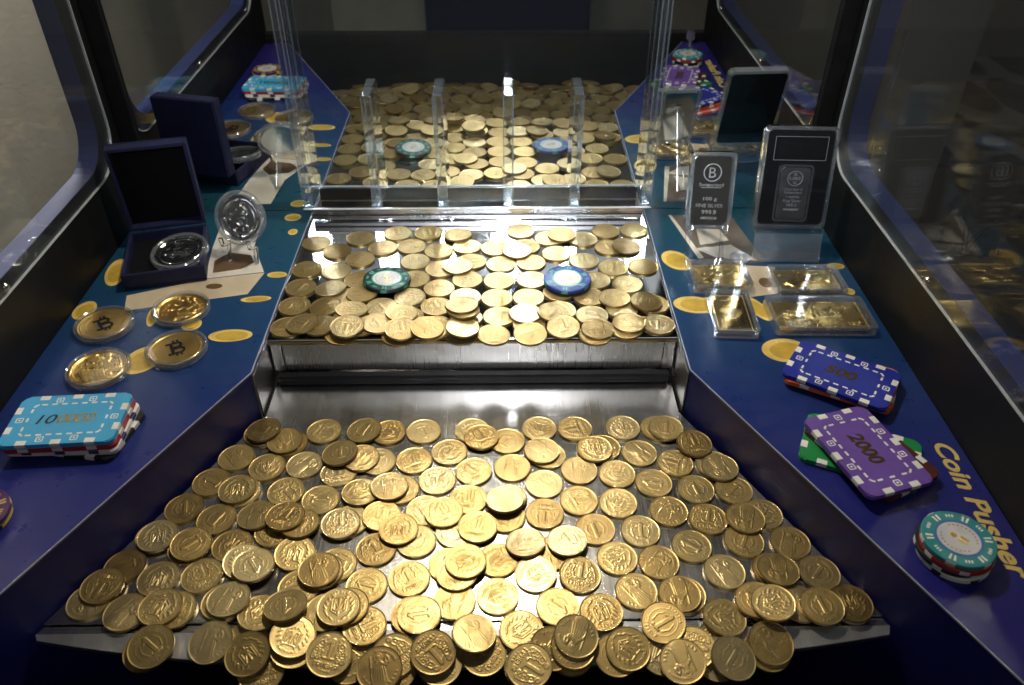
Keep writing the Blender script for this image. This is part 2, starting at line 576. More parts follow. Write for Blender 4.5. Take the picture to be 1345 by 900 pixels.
# ------------------------------------------------------------------ relief (height fields struck into coins, tokens and bars)
class Relief:
    def __init__(self, hx=1.0, hy=1.0, res=230):
        self.hx, self.hy = hx, hy
        self.nx = int(res * (hx / max(hx, hy)))
        self.ny = int(res * (hy / max(hx, hy)))
        self.X, self.Y = np.meshgrid(np.linspace(-hx, hx, self.nx), np.linspace(-hy, hy, self.ny))
        self.H = np.zeros_like(self.X)
    def put(self, mask, h):
        self.H = np.maximum(self.H, mask * h)
        return self
    def stroke(self, pts, w, h=1.0, w2=None):
        n = len(pts) - 1
        for i in range(n):
            (x0, y0), (x1, y1) = pts[i], pts[i + 1]
            dx, dy = x1 - x0, y1 - y0
            L2 = dx * dx + dy * dy + 1e-12
            t = np.clip(((self.X - x0) * dx + (self.Y - y0) * dy) / L2, 0, 1)
            d = np.hypot(self.X - x0 - t * dx, self.Y - y0 - t * dy)
            ww = w if w2 is None else w + (w2 - w) * (i + t) / n
            self.put(np.clip((ww - d) / (0.35 * ww) + 0.3, 0, 1), h)
        return self
    def disc(self, cx, cy, r, h=1.0):
        d = np.hypot(self.X - cx, self.Y - cy)
        return self.put(np.sqrt(np.clip(1 - (d / r) ** 2, 0, 1)), h)
    def ring(self, r, w, h=1.0, cx=0, cy=0):
        d = np.abs(np.hypot(self.X - cx, self.Y - cy) - r)
        return self.put(np.clip((w - d) / (0.5 * w), 0, 1), h)
    def rect(self, x0, x1, y0, y1, h=1.0):
        return self.put(((self.X > x0) & (self.X < x1) & (self.Y > y0) & (self.Y < y1)) * 1.0, h)
    def tris(self, T, h=1.0):
        dx = 2 * self.hx / (self.nx - 1)
        dy = 2 * self.hy / (self.ny - 1)
        for t in T:
            mn, mx_ = t.min(0), t.max(0)
            i0, i1 = int((mn[0] + self.hx) / dx), int((mx_[0] + self.hx) / dx) + 2
            j0, j1 = int((mn[1] + self.hy) / dy), int((mx_[1] + self.hy) / dy) + 2
            i0, j0 = max(i0, 0), max(j0, 0)
            xs, ys = self.X[j0:j1, i0:i1], self.Y[j0:j1, i0:i1]
            if xs.size == 0:
                continue
            def sg(a, b):
                return (b[0] - a[0]) * (ys - a[1]) - (b[1] - a[1]) * (xs - a[0])
            s0, s1, s2 = sg(t[0], t[1]), sg(t[1], t[2]), sg(t[2], t[0])
            ins = ((s0 >= 0) & (s1 >= 0) & (s2 >= 0)) | ((s0 <= 0) & (s1 <= 0) & (s2 <= 0))
            self.H[j0:j1, i0:i1] = np.maximum(self.H[j0:j1, i0:i1], ins * h)
        return self
    def text(self, s, cx, cy, width, h=1.0, offset=0.012):
        T = text_tris(s, offset).copy()
        f = T.reshape(-1, 2)
        mn, mx_ = f.min(0), f.max(0)
        T = (T - (mn + mx_) / 2) * (width / (mx_[0] - mn[0])) + np.array([cx, cy])
        return self.tris(T, h)
    def arc_text(self, s, r, size, a_mid, top=True, gap=1.15, h=1.0):
        n = len(s)
        st = size * gap / r
        for i, ch in enumerate(s):
            if ch == ' ':
                continue
            T = text_tris(ch, 0.015).copy()
            f = T.reshape(-1, 2)
            c = (f.min(0) + f.max(0)) / 2
            T = (T - c) * size * 1.25
            a = a_mid + (-(i - (n - 1) / 2) if top else (i - (n - 1) / 2)) * st
            rot = a - math.pi / 2 if top else a + math.pi / 2
            cr, sr = math.cos(rot), math.sin(rot)
            T = T @ np.array([[cr, sr], [-sr, cr]]) + np.array([r * math.cos(a), r * math.sin(a)])
            self.tris(T, h)
        return self
    def blur(self, n=2):
        for _ in range(n):
            P = np.pad(self.H, 1, mode='edge')
            self.H = (P[1:-1, 1:-1] * 4 + 2 * (P[:-2, 1:-1] + P[2:, 1:-1] + P[1:-1, :-2] + P[1:-1, 2:]) +
                      P[:-2, :-2] + P[2:, 2:] + P[:-2, 2:] + P[2:, :-2]) / 16
        return self
    def at(self, x, y):
        i = np.clip((x + self.hx) / (2 * self.hx) * (self.nx - 1), 0, self.nx - 1.001)
        j = np.clip((y + self.hy) / (2 * self.hy) * (self.ny - 1), 0, self.ny - 1.001)
        a, b = i.astype(int), j.astype(int)
        fx, fy = i - a, j - b
        H = self.H
        return H[b, a] * (1 - fx) * (1 - fy) + H[b, a + 1] * fx * (1 - fy) + H[b + 1, a] * (1 - fx) * fy + H[b + 1, a + 1] * fx * fy

def disc_mesh(name, rel, rad, th, depth, mat, rings=44, seg=132, rim=0.05):
    """struck disc: base at z=0, rim top at z=th; the field is sunk by depth and carries the relief"""
    rr = np.concatenate([np.linspace(0.03, 1 - rim - 0.03, rings), [1 - rim, 1 - rim * 0.55, 1 - rim * 0.15]])
    V = [(0, 0, th - depth + depth * float(rel.at(np.array([0.0]), np.array([0.0]))[0]))]
    ang = np.arange(seg) * 2 * math.pi / seg
    for r in rr:
        x, y = r * np.cos(ang), r * np.sin(ang)
        if r < 1 - rim - 0.001:
            z = th - depth + depth * 0.95 * rel.at(x, y)
        elif r < 1 - rim + 0.002:
            z = np.full(seg, th - depth * 0.35)
        else:
            z = np.full(seg, th)
        V += list(zip(x * rad, y * rad, z))
    for r, z in ((1.0, th - 0.00010), (1.0, 0.00010), (0.992, 0.0)):
        V += list(zip(r * rad * np.cos(ang), r * rad * np.sin(ang), np.full(seg, z)))
    V.append((0, 0, 0))
    F = []
    nr = len(rr) + 3
    for i in range(seg):
        F.append((0, 1 + i, 1 + (i + 1) % seg))
    for k in range(nr - 1):
        a, b = 1 + k * seg, 1 + (k + 1) * seg
        for i in range(seg):
            j = (i + 1) % seg
            F.append((a + i, b + i, b + j, a + j))
    a = 1 + (nr - 1) * seg
    for i in range(seg):
        F.append((a + i, len(V) - 1, a + (i + 1) % seg))
    me = bpy.data.meshes.new(name)
    me.from_pydata([tuple(map(float, v)) for v in V], [], F)
    me.materials.append(MT[mat])
    me.polygons.foreach_set('use_smooth', [True] * len(F))
    me.set_sharp_from_angle(angle=R(32))
    return me

def slab_mesh(name, rel, th, depth, mat, step=2):
    """struck rectangular bar: relief on the +z face, base at z=0"""
    xs = np.linspace(-rel.hx, rel.hx, rel.nx // step)
    ys = np.linspace(-rel.hy, rel.hy, rel.ny // step)
    X, Y = np.meshgrid(xs, ys)
    Z = th - depth + depth * rel.at(X, Y)
    ny, nx = X.shape
    V = list(zip(X.ravel(), Y.ravel(), Z.ravel()))
    F = [(j * nx + i, j * nx + i + 1, (j + 1) * nx + i + 1, (j + 1) * nx + i) for j in range(ny - 1) for i in range(nx - 1)]
    b = len(V)
    loop = [i for i in range(nx)] + [j * nx + nx - 1 for j in range(1, ny)] + [(ny - 1) * nx + i for i in range(nx - 2, -1, -1)] + [j * nx for j in range(ny - 2, 0, -1)]
    for k in loop:
        V.append((V[k][0], V[k][1], 0.0))
    n = len(loop)
    for k in range(n):
        k2 = (k + 1) % n
        F.append((loop[k2], loop[k], b + k, b + k2))
    F.append(tuple(b + k for k in range(n))[::-1])
    me = bpy.data.meshes.new(name)
    me.from_pydata([tuple(map(float, v)) for v in V], [], F)
    me.materials.append(MT[mat])
    me.polygons.foreach_set('use_smooth', [True] * len(F))
    me.set_sharp_from_angle(angle=R(50))
    return me

def emblem_mesh(name, rel, z0, depth, mat, cut=0.3):
    """only the raised cells of a relief, as a thin raised emblem"""
    V, F, idx = [], [], {}
    def vid(j, i):
        if (j, i) not in idx:
            idx[(j, i)] = len(V)
            V.append((float(rel.X[j, i]), float(rel.Y[j, i]), z0 + depth * float(rel.H[j, i])))
        return idx[(j, i)]
    for j in range(rel.ny - 1):
        for i in range(rel.nx - 1):
            if rel.H[j:j + 2, i:i + 2].min() > cut:
                F.append((vid(j, i), vid(j, i + 1), vid(j + 1, i + 1), vid(j + 1, i)))
    me = bpy.data.meshes.new(name)
    me.from_pydata(V, [], F)
    me.materials.append(MT[mat])
    me.polygons.foreach_set('use_smooth', [True] * len(F))
    return me

def mesh_obj(name, me, parent=None, loc=(0, 0, 0), rot=(0, 0, 0)):
    o = bpy.data.objects.new(name, me)
    link(o, parent)
    o.location = loc
    o.rotation_euler = rot
    return o

# ================================================================== THE CABINET
ZP = 0.0425          # side shelves
ZD = 0.0428          # pusher deck
WALL = 0.326
WC, YC, KF = 0.16166, -0.24797, 0.48872
YE = -0.428          # front edge of the playfield
YF = -0.515          # inside of the front wall
cab = thing('coin_pusher_cabinet', 'black coin pusher cabinet with blue printed side shelves and a mirror at the back', 'coin pusher')

def flare(y):
    return WC + KF * max(YC - y, 0)

pf = prism('playfield', [(-0.1585, -0.002), (-0.1585, YC), (-flare(YE) + 0.0005, YE), (flare(YE) - 0.0005, YE), (0.1585, YC), (0.1585, -0.002)], -0.002, 0.0, 'steel', cab)
SL = math.tan(R(10))
def lipz(y):
    return (y - YE) * SL - 0.0001
def sloped(name, y0, pts_front, mat, parent, t=0.0012):
    n = len(pts_front)
    bm = bmesh.new()
    top = []
    for x, y in pts_front:
        xb = x * (flare(y0) - 0.001) / abs(pts_front[0][0])
        col = []
        for k in range(7):
            f_ = k / 6
            yy = y0 + (y - y0) * f_
            col.append((xb + (x - xb) * f_, yy, lipz(yy)))
        col.append((x, y - 0.0006, lipz(y) - 0.0015))
        top.append(col)
    vs_ = [[bm.verts.new(c) for c in col] for col in top]
    lo = [[bm.verts.new((c[0], c[1] + 0.0002, c[2] - t)) for c in col] for col in top]
    m_ = len(top[0])
    for i in range(n - 1):
        for k in range(m_ - 1):
            bm.faces.new((vs_[i][k], vs_[i + 1][k], vs_[i + 1][k + 1], vs_[i][k + 1]))
            bm.faces.new((lo[i][k], lo[i][k + 1], lo[i + 1][k + 1], lo[i + 1][k]))
        for k in (0, m_ - 1):
            bm.faces.new((vs_[i][k], lo[i][k], lo[i + 1][k], vs_[i + 1][k]))
    for i in (0, n - 1):
        for k in range(m_ - 1):
            bm.faces.new((vs_[i][k], vs_[i][k + 1], lo[i][k + 1], lo[i][k]))
    return from_bm(name, bm, mat, parent, True)

prism('edge_bar', [(-flare(-0.4288) + 0.001, -0.4288), (-flare(-0.4332) + 0.001, -0.4332), (flare(-0.4332) - 0.001, -0.4332), (flare(-0.4288) - 0.001, -0.4288)], -0.0035, -0.0018, 'rail', pf)
arc = []
for i in range(25):
    x = -0.2495 + 0.499 * i / 24
    arc.append((x, -0.4375 - 0.0180 * (1 - (abs(x - 0.005) / 0.2545) ** 2.4)))
lip_o = sloped('front_lip', -0.4338, arc, 'lipsteel', pf)

box('pit_floor', -WALL, WALL, YF, 0.0, -0.16, -0.155, 'pit', cab)
fw_ = box('front_wall', -WALL, WALL, YF - 0.018, YF, -0.16, 0.055, 'black', cab, 0.001)

box('unseen_top', -WALL - 0.017, WALL + 0.017, -0.76, 0.010, 0.801, 0.819, 'black', cab, 0.001)  # unseen top, added to keep room light out of the cabinet
# side shelves, their inner walls and the steel cheeks beside the pusher
shelves = {}
for s, nm in ((-1, 'L'), (1, 'R')):
    inner = [(s * WC, -0.0008), (s * WC, YC), (s * flare(YF + 0.0005), YF + 0.0005)]
    pts = inner + [(s * (WALL - 0.0005), YF + 0.0005), (s * (WALL - 0.0005), -0.0008)]
    if s > 0:
        pts = pts[::-1]
    shelves[s] = prism('side_shelf', pts, ZP - 0.003, ZP, 'print', cab)
    yl = YF + 0.001
    ia = [(s * (WC + 0.0006), YC), (s * flare(yl), yl), (s * (flare(yl) + 0.004), yl), (s * (WC + 0.005), YC)]
    prism('inner_wall', ia if s < 0 else ia[::-1], -0.155, ZP - 0.0031, 'wallprint', cab)
    ea = [(s * (WC - 0.0001), YC), (s * (flare(yl) - 0.0001), yl), (s * (flare(yl) + 0.0006), yl), (s * (WC + 0.0006), YC), (s * (WC + 0.0004), -0.001), (s * (WC - 0.0001), -0.001)]
    prism('cut_edge', ea if s < 0 else ea[::-1], ZP - 0.0009, ZP + 0.0002, 'sheet_edge', shelves[s])
    cx0, cx1 = sorted((s * 0.1604, s * 0.1614))
    box('cheek_plate', cx0, cx1, YC + 0.0005, -0.001, -0.002, ZP - 0.0032, 'face', cab)

# side walls with a rounded window, blue cut edge, clear pane and screws
def wall_loop(y0, y1, z0, z1, r):
    return rrect(y1 - y0, z1 - z0, r, 8, (y0 + y1) / 2, (z0 + z1) / 2)
for s in (-1, 1):
    op = wall_loop(-0.470, -0.0385, 0.114, 0.42, 0.036)
    cyy, czz = (-0.470 - 0.0385) / 2, (0.114 + 0.42) / 2
    outer = []
    oy0, oy1, oz0, oz1 = YF - 0.018, 0.010, -0.16, 0.80
    for (a, b) in op:
        dx, dz = a - cyy, b - czz
        kx = ((oy1 - cyy) / dx if dx > 0 else (oy0 - cyy) / dx) if abs(dx) > 1e-9 else 1e9
        kz = ((oz1 - czz) / dz if dz > 0 else (oz0 - czz) / dz) if abs(dz) > 1e-9 else 1e9
        k = min(kx, kz)
        outer.append((cyy + dx * k, czz + dz * k))
    # snap the loop points nearest to the four corners
    for c in ((oy0, oz0), (oy0, oz1), (oy1, oz0), (oy1, oz1)):
        i = min(range(len(outer)), key=lambda q: (outer[q][0] - c[0]) ** 2 + (outer[q][1] - c[1]) ** 2)
        outer[i] = c
    M = Matrix(((0, 0, 1, 0), (1, 0, 0, 0), (0, 1, 0, 0), (0, 0, 0, 1)))
    def upright(o, x):
        o.matrix_local = Matrix.Translation((x, 0, 0)) @ M
        return o
    z0, z1 = (0.0, 0.017) if s > 0 else (-0.017, 0.0)
    w = upright(ring_plate('side_wall', op, outer, z0, z1, 'black', cab), s * WALL)
    def inset(lp, d):
        return [(cyy + (a - cyy) * (1 - d / 0.21), czz + (b - czz) * (1 - d / 0.15)) for a, b in lp]
    ring_plate('window_edge', inset(op, 0.0006), inset(op, -0.0002), z0 + 0.0002, z1 - 0.0002, 'reveal', w)
    pn = wall_loop(-0.488, -0.0205, 0.1032, 0.432, 0.040)
    za, zb = (-0.0022, -0.0003) if s > 0 else (0.0003, 0.0022)
    prism('window_pane', pn, za, zb, 'pane', w)
    pc = [(cyy + (a - cyy) * 1.0035, czz + (b - czz) * 1.005) for a, b in pn]
    ring_plate('pane_edge', [(cyy + (a - cyy) * 1.0002, czz + (b - czz) * 1.0002) for a, b in pn], pc, za, zb, 'pane_edge', w)
    for (a, b) in ((-0.0285, 0.122), (-0.232, 0.1085), (-0.445, 0.1085), (-0.0285, 0.30)):
        sc = lathe('screw', [(0, 0.0022), (0.0012, 0.0021), (0.0024, 0.0015), (0.0030, 0.0006), (0.0031, 0)], 'screw', w, 20)
        sc.location = (a, b, -0.0022 if s > 0 else 0.0022)
        if s > 0:
            sc.rotation_euler = (math.pi, 0, 0)

mir = box('mirror', -0.3115, 0.3115, 0.0, 0.004, ZP + 0.0004, 0.55, 'mirror', cab)
for s in (-1, 1):
    a, b = sorted((s * 0.3117, s * 0.3257))
    box('mirror_trim', a, b, -0.004, 0.004, ZP + 0.0003, 0.55, 'black', cab, 0.0008)
    a, b = sorted((s * 0.3092, s * 0.3116))
    box('mirror_bead', a, b, -0.0035, -0.0002, ZP + 0.0003, 0.55, 'rubber', cab, 0.0006)

def decal(name, pts, mat, parent, lift=1):
    area = sum(pts[i][0] * pts[(i + 1) % len(pts)][1] - pts[(i + 1) % len(pts)][0] * pts[i][1] for i in range(len(pts)))
    if area < 0:
        pts = pts[::-1]
    return prism(name, pts, ZP + 0.00002, ZP + 0.00012 * lift, mat, parent)

def pcoin(s, x, y, rx, ry, rot=0.0):
    d = decal('printed_coin', ellipse(x, y, rx, ry, rot), 'pcoin', shelves[s], 2)
    decal('printed_field', ellipse(x + rx * 0.06, y - ry * 0.05, rx * 0.74, ry * 0.70, rot), 'pcoin2', d, 3)
mmm = 0.001
for (x, y, rx, ry, a) in ((-312, -110, 9, 22, .2), (-316.5, -167, 8.8, 13, 0), (-247, -232, 13.5, 17, -.3), (-189, -202.5, 17, 8, .05), (-258.5, -177, 4, 13, .2),
                          (-178.5, -14, 8, 7, 0), (-172.8, -42, 4.4, 5.4, 0), (-171.5, -115.6, 8.6, 4.6, 0), (-181, -152.5, 12.5, 4.4, .1), (-224, -187, 8, 9, .4)):
    pcoin(-1, x * mmm, y * mmm, rx * mmm, ry * mmm, a)
for (x, y, rx, ry, a) in ((177.5, -96, 12, 16.5, .3), (181, -165, 17.5, 12, -.15), (238.5, -226, 18, 14.5, .1), (231.5, -171, 7, 18, .35), (316, -107.5, 7.6, 5, 0), (314.5, -147, 4.5, 5, 0), (168, -300, 0, 0, 0)):
    if rx:
        pcoin(1, x * mmm, y * mmm, rx * mmm, ry * mmm, a)
P_ = lambda L: [(a * mmm, b * mmm) for a, b in L]
decal('printed_chest', P_([(-290, -146), (-284, -168), (-190, -145), (-183, -112), (-232, -122)]), 'pbeige', shelves[-1])
decal('printed_lid', P_([(-232, -121), (-184, -111), (-203, -66), (-206, -14), (-245, -12), (-240, -70)]), 'pcream', shelves[-1])
decal('printed_treasure', P_([(-228, -112), (-205, -106), (-196, -95), (-202, -83), (-222, -78), (-232, -92)]), 'pbrown', shelves[-1], 2)
decal('printed_seal', ellipse(-0.221, -0.133, 0.007, 0.004), 'pbrown', shelves[-1], 2)
decal('printed_box', P_([(184, -14), (244, -12), (256, -100), (225, -105), (198, -94)]), 'ptaupe', shelves[1])
decal('printed_stripe', P_([(184, -14), (187, -14), (203, -92), (198, -94)]), 'pcream', shelves[1], 2)
decal('printed_page', P_([(198, -76), (232, -70), (250, -98), (214, -92)]), 'pcream', shelves[1], 2)
decal('printed_corner', P_([(206, -40), (225, -34), (232, -62), (204, -70)]), 'pcream', shelves[1], 2)
decal('printed_note', P_([(226, -155), (254, -149), (262, -108), (214, -103)]), 'pbeige', shelves[1])
decal('printed_stamp', ellipse(0.2475, -0.133, 0.0055, 0.0075), 'pbrown', shelves[1], 2)
text_mesh('lettering', 'Coin Pusher', 0.107, 'letter', shelves[1], (0.3140, -0.3805, ZP + 0.00005), (0, 0, R(-90)), height=0.0128, shear=0.28, thick=0.0002, offset=0.028)

# ================================================================== THE PUSHER
push = thing('sliding_pusher', 'polished steel sliding pusher deck with rolled front edge and black wiper strip', 'pusher')
W = 0.1594
prof = [(-0.001, ZD), (-0.2062, ZD), (-0.2075, ZD - 0.0003), (-0.2084, ZD - 0.0011), (-0.2088, ZD - 0.0024), (-0.2088, ZD - 0.0050), (-0.2072, ZD - 0.0054), (-0.2068, ZD - 0.003), (-0.001, ZD - 0.003)]
bm = bmesh.new()
A_ = [bm.verts.new((-W, y, z)) for y, z in prof]
B_ = [bm.verts.new((W, y, z)) for y, z in prof]
bm.faces.new(A_[::-1]); bm.faces.new(B_)
for i in range(len(prof)):
    j = (i + 1) % len(prof)
    bm.faces.new((A_[i], A_[j], B_[j], B_[i]))
deck = from_bm('deck_plate', bm, 'deck', push, True)
box('front_face', -0.1500, 0.1500, -0.2048, -0.2028, 0.0092, ZD - 0.0035, 'face', push)
for s in (-1, 1):
    a, b = sorted((s * 0.1508, s * 0.1590))
    box('side_bracket', a, b, -0.2062, -0.03, 0.0094, ZD - 0.0034, 'face', push, 0.0005)
box('wiper_strip', -0.1560, 0.1560, -0.2130, -0.2064, 0.0003, 0.0088, 'rubber', push, 0.0006)
bm = bmesh.new()
for k in range(150):
    x = -0.154 + 0.308 * k / 149
    for q in range(2):
        zc = 0.0026 + 0.0036 * q
        t = bmesh.ops.create_cube(bm, size=1)['verts']
        for v in t:
            v.co = Vector((x + v.co.x * 0.0011 + (v.co.z) * 0.0012 * (1 if q else -1), -0.2131 + v.co.y * 0.0006, zc + v.co.z * 0.0022))
br = from_bm('wiper_bristles', bm, 'rubber', push)
br['kind'] = 'stuff'

# ================================================================== THE ACRYLIC CHUTE ON THE MIRROR
chute = thing('acrylic_coin_chute', 'clear acrylic coin chute with upright dividers standing before the mirror', 'coin chute')
box('base_rail', -0.1570, 0.1570, -0.0225, -0.0195, ZD + 0.0014, 0.0560, 'rail', chute, 0.0008)
box('added_dark_strip', -0.1569, 0.1569, -0.0193, -0.0188, ZD + 0.0010, 0.0560, 'ink', chute)  # added black strip, keeps the rail's back dark in the mirror
box('rail_groove', -0.1568, 0.1568, -0.0232, -0.0226, 0.0490, 0.0500, 'ink', chute)
def acrylic_bar(name, x0, x1, z1):
    """clear bar from the mirror to the front sheet with corner glints painted as pale haze"""
    y0, y1, z0, e = -0.0212, -0.0008, 0.0568, 0.0009
    b_ = box(name, x0, x1, y0, y1, z0, z1, 'bar_body', chute)
    for xa in (x0 - 0.0001, x1 + 0.0001 - e):
        for ya in (y0 - 0.0001, y1 - e - 0.0002):
            box('edge_glint', xa, xa + e, ya, ya + e, z0 + 0.0001, z1 + 0.0001, 'bar_edge', b_)
    box('end_face', x0 + e, x1 - e, y0 + e, y1 - e, z1 + 0.0001, z1 + 0.0012, 'bar_edge', b_)
    box('foot_block', x0 + e, x1 - e, y0 + e, y1 - e, z0 - 0.0006, z0 + 0.0014, 'bar_edge', b_)  # paler block at the foot of the bar
for s in (-1, 1):
    a, b = sorted((s * 0.1548, s * 0.1638))
    acrylic_bar('side_plate', a, b, 0.45)
for xc in (-0.0945, -0.0325, 0.0295, 0.0915):
    acrylic_bar('divider', xc - 0.0046, xc + 0.0046, 0.1640)
fp = box('front_sheet', -0.1640, 0.1640, -0.0246, -0.0220, 0.0568, 0.45, 'front_pane', chute)
box('sheet_edge', -0.1640, 0.1640, -0.0246, -0.0220, 0.0562, 0.0567, 'pane_edge', chute)

# ================================================================== CHIPS AND PLAQUES
def sector(r0, r1, a0, a1, n=5):
    out = [(r1 * math.cos(a0 + (a1 - a0) * i / n), r1 * math.sin(a0 + (a1 - a0) * i / n)) for i in range(n + 1)]
    out += [(r0 * math.cos(a1 - (a1 - a0) * i / n), r0 * math.sin(a1 - (a1 - a0) * i / n)) for i in range(n + 1)]
    return out

CR, CT = 0.0200, 0.0034
def chip(label, loc, rot, body, stripe, detailed=True, marks='dots', group=None):
    c = thing('poker_chip', label, 'poker chip', loc, rot, group)
    lathe('chip_body', [(0, 0), (CR - 0.0005, 0), (CR, 0.0005), (CR, CT - 0.0005), (CR - 0.0005, CT), (0, CT)], body, c, 72)
    for k in range(6):
        a = 2 * math.pi * k / 6 + 0.2
        prism('edge_insert', sector(CR - 0.0002, CR + 0.00008, a - 0.13, a + 0.13), 0.0004, CT - 0.0004, stripe, c)
        if detailed:
            for d in (-0.075, 0.075):
                prism('stripe', sector(CR * 0.70, CR * 0.90, a + d - 0.035, a + d + 0.035), CT, CT + 0.00012, stripe, c)
            b = a + math.pi / 6
            for q in range(3):
                prism('edge_mark', sector(CR * 0.77, CR * 0.86, b + (q - 1) * 0.10 - 0.028, b + (q - 1) * 0.10 + 0.028, 2), CT, CT + 0.00010, 'midblue' if body == 'chipblue' else stripe, c)
    if detailed:
        st = lathe('sticker', [(0, CT + 0.00022), (CR * 0.575, CT + 0.00022), (CR * 0.58, CT)], 'sticker', c, 56)
        ring_plate('sticker_ring', ellipse(0, 0, CR * 0.585, CR * 0.585, n=48), ellipse(0, 0, CR * 0.645, CR * 0.645, n=48), CT, CT + 0.00016, stripe if body != 'teal' else 'midblue', c)
        if marks == '25':
            text_mesh('value', '25', 0.0068, 'foil', c, (0, -0.0026, CT + 0.00022), offset=0.01)
            prism('crown_mark', ellipse(0, 0.0032, 0.0018, 0.0016), CT + 0.00022, CT + 0.0003, 'foil', c)
        else:
            prism('dot_mark', ellipse(0, 0.0030, 0.0018, 0.0018), CT + 0.00022, CT + 0.0003, 'foil', c)
            for d in (-1, 1):
                prism('bar_mark', rrect(0.0016, 0.0050, 0.0003, 2, d * 0.0014, -0.0026), CT + 0.00022, CT + 0.0003, 'foil', c)
        for k in range(26):
            if k % 13 in (5, 6, 7):
                continue
            a = 2 * math.pi * k / 26
            pts = sector(CR * 0.455, CR * 0.49, a - 0.05, a + 0.05, 1)
            prism('ring_mark', pts, CT + 0.00022, CT + 0.0003, 'ptaupe', c)
    return c

def tilt_euler(b, c, rz):
    """rotation of a disc lying on the plane z = b x + c y, turned by rz in its plane"""
    n = Vector((-b, -c, 1)).normalized()
    q = Vector((0, 0, 1)).rotation_difference(n)
    return (q.to_matrix() @ Matrix.Rotation(rz, 3, 'Z')).to_euler()

chip('dark green poker chip with a 25 sticker on the deck coins', (-0.07451, -0.13211, 0.04577), tilt_euler(-0.035, -0.05, 0.3), 'forest', 'mint', True, '25')
chip('blue poker chip with white sticker lying on the coins of the sliding deck', (0.07785, -0.13506, 0.04667), tilt_euler(0.0, 0.01, 1.2), 'chipblue', 'mint', True, 'dots')
# stack at the front of the right shelf
sx, sy = 0.2805, -0.4167
for i, (bd, st, lb) in enumerate((('white', 'blackclay', 'white poker chip with black edge inserts at the bottom of the round chip stack'),
                                  ('blackclay', 'white', 'black poker chip with white edge inserts in the round stack under a red chip'),
                                  ('red', 'white', 'red poker chip under the teal chip in the round stack'),
                                  ('teal', 'white', 'teal poker chip with white sticker on top of the round chip stack'))):
    chip(lb, (sx + (0.0006, -0.0009, 0.0003, 0.0)[i], sy + (-0.0005, 0.0006, -0.0008, 0)[i], ZP + 0.0003 + i * (CT + 0.0003)), (0, 0, (0.5, 1.6, 0.1, 0.75)[i]), bd, st, i == 3)
# stack at the front of the left shelf, mostly outside the picture
for i, (bd, st, lb) in enumerate((('yellow', 'blackclay', 'yellow poker chip under a violet chip at the front of the left shelf'),
                                  ('violet', 'yellow', 'violet poker chip with yellow edge inserts at the front of the left shelf'))):
    chip(lb, (-0.2930 + 0.0006 * i, -0.3850, ZP + 0.0003 + i * (CT + 0.0003)), (0, 0, 0.4 + i), bd, st, i == 1)

PW, PH, PT = 0.0725, 0.0475, 0.0034
def plaque(label, x, y, z, rz, body, insert, text=None, tmat='foil_dark', shear=0.0, tw=0.03, tilt=(0, 0), font_h=0.009, two_tone=False):
    p_ = thing('casino_plaque', label, 'casino plaque', (x, y, z), (tilt[0], tilt[1], rz))
    prism('plaque_body', rrect(PW, PH, 0.0050, 7), 0, PT, body, p_, 0.0007)
    def ins(cx, cy, w, h):
        box('edge_insert', cx - w / 2, cx + w / 2, cy - h / 2, cy + h / 2, 0.0007, PT + 0.00012, insert, p_, 0.0002)
    for xx in (-0.0215, 0.0, 0.0215):
        for s in (-1, 1):
            ins(xx, s * (PH / 2 - 0.00205), 0.0068, 0.0044)
    for yy in (-0.0095, 0.0095):
        for s in (-1, 1):
            ins(s * (PW / 2 - 0.00205), yy, 0.0044, 0.0068)
    if text is None:
        return p_
    z1 = PT + 0.00002
    def dash(cx, cy, w, h):
        prism('dash', rrect(w, h, min(w, h) * 0.3, 2, cx, cy), z1, z1 + 0.00012, 'white', p_)
    bx, by = 0.0255, 0.0148
    for k in range(7):
        xx = -0.0195 + 0.039 * k / 6
        for s in (-1, 1):
            dash(xx, s * by, 0.0038, 0.0014)
    for k in range(3):
        yy = -0.0088 + 0.0176 * k / 2
        for s in (-1, 1):
            dash(s * bx, yy, 0.0014, 0.0038)
    for sx_ in (-1, 1):
        for sy_ in (-1, 1):
            a0 = math.atan2(sy_, sx_)
            pts = [(sx_ * (bx - 0.003) + q[0], sy_ * (by - 0.003) + q[1]) for q in sector(0.0024, 0.0038, a0 - 0.6, a0 + 0.6, 4)]
            prism('corner_dash', pts, z1, z1 + 0.00012, 'white', p_)
    for (cx, cy) in ((-0.0108, 0.0188), (0.0108, 0.0188), (-0.0108, -0.0188), (0.0108, -0.0188), (-0.0305, 0), (0.0305, 0)):
        a = rrect(0.0034, 0.0034, 0.0006, 2, cx, cy)
        b = rrect(0.0048, 0.0048, 0.0008, 2, cx, cy)
        ring_plate('square_mark', a, b, z1, z1 + 0.0001, 'white', p_)
        prism('square_dot', rrect(0.0014, 0.0014, 0.0003, 2, cx, cy), z1, z1 + 0.0001, 'white', p_)
    if two_tone:
        text_mesh('value', '10', tw * 0.31, 'ink', p_, (-tw * 0.345, 0, z1), height=font_h, shear=shear, offset=0.005)
        text_mesh('value', '0000', tw * 0.66, 'foil', p_, (tw * 0.17, 0, z1), height=font_h, shear=shear, offset=0.005)
    else:
        text_mesh('value', text, tw, tmat, p_, (0, 0, z1), height=font_h, shear=shear, offset=0.035)
    return p_

PZ = PT + 0.0002
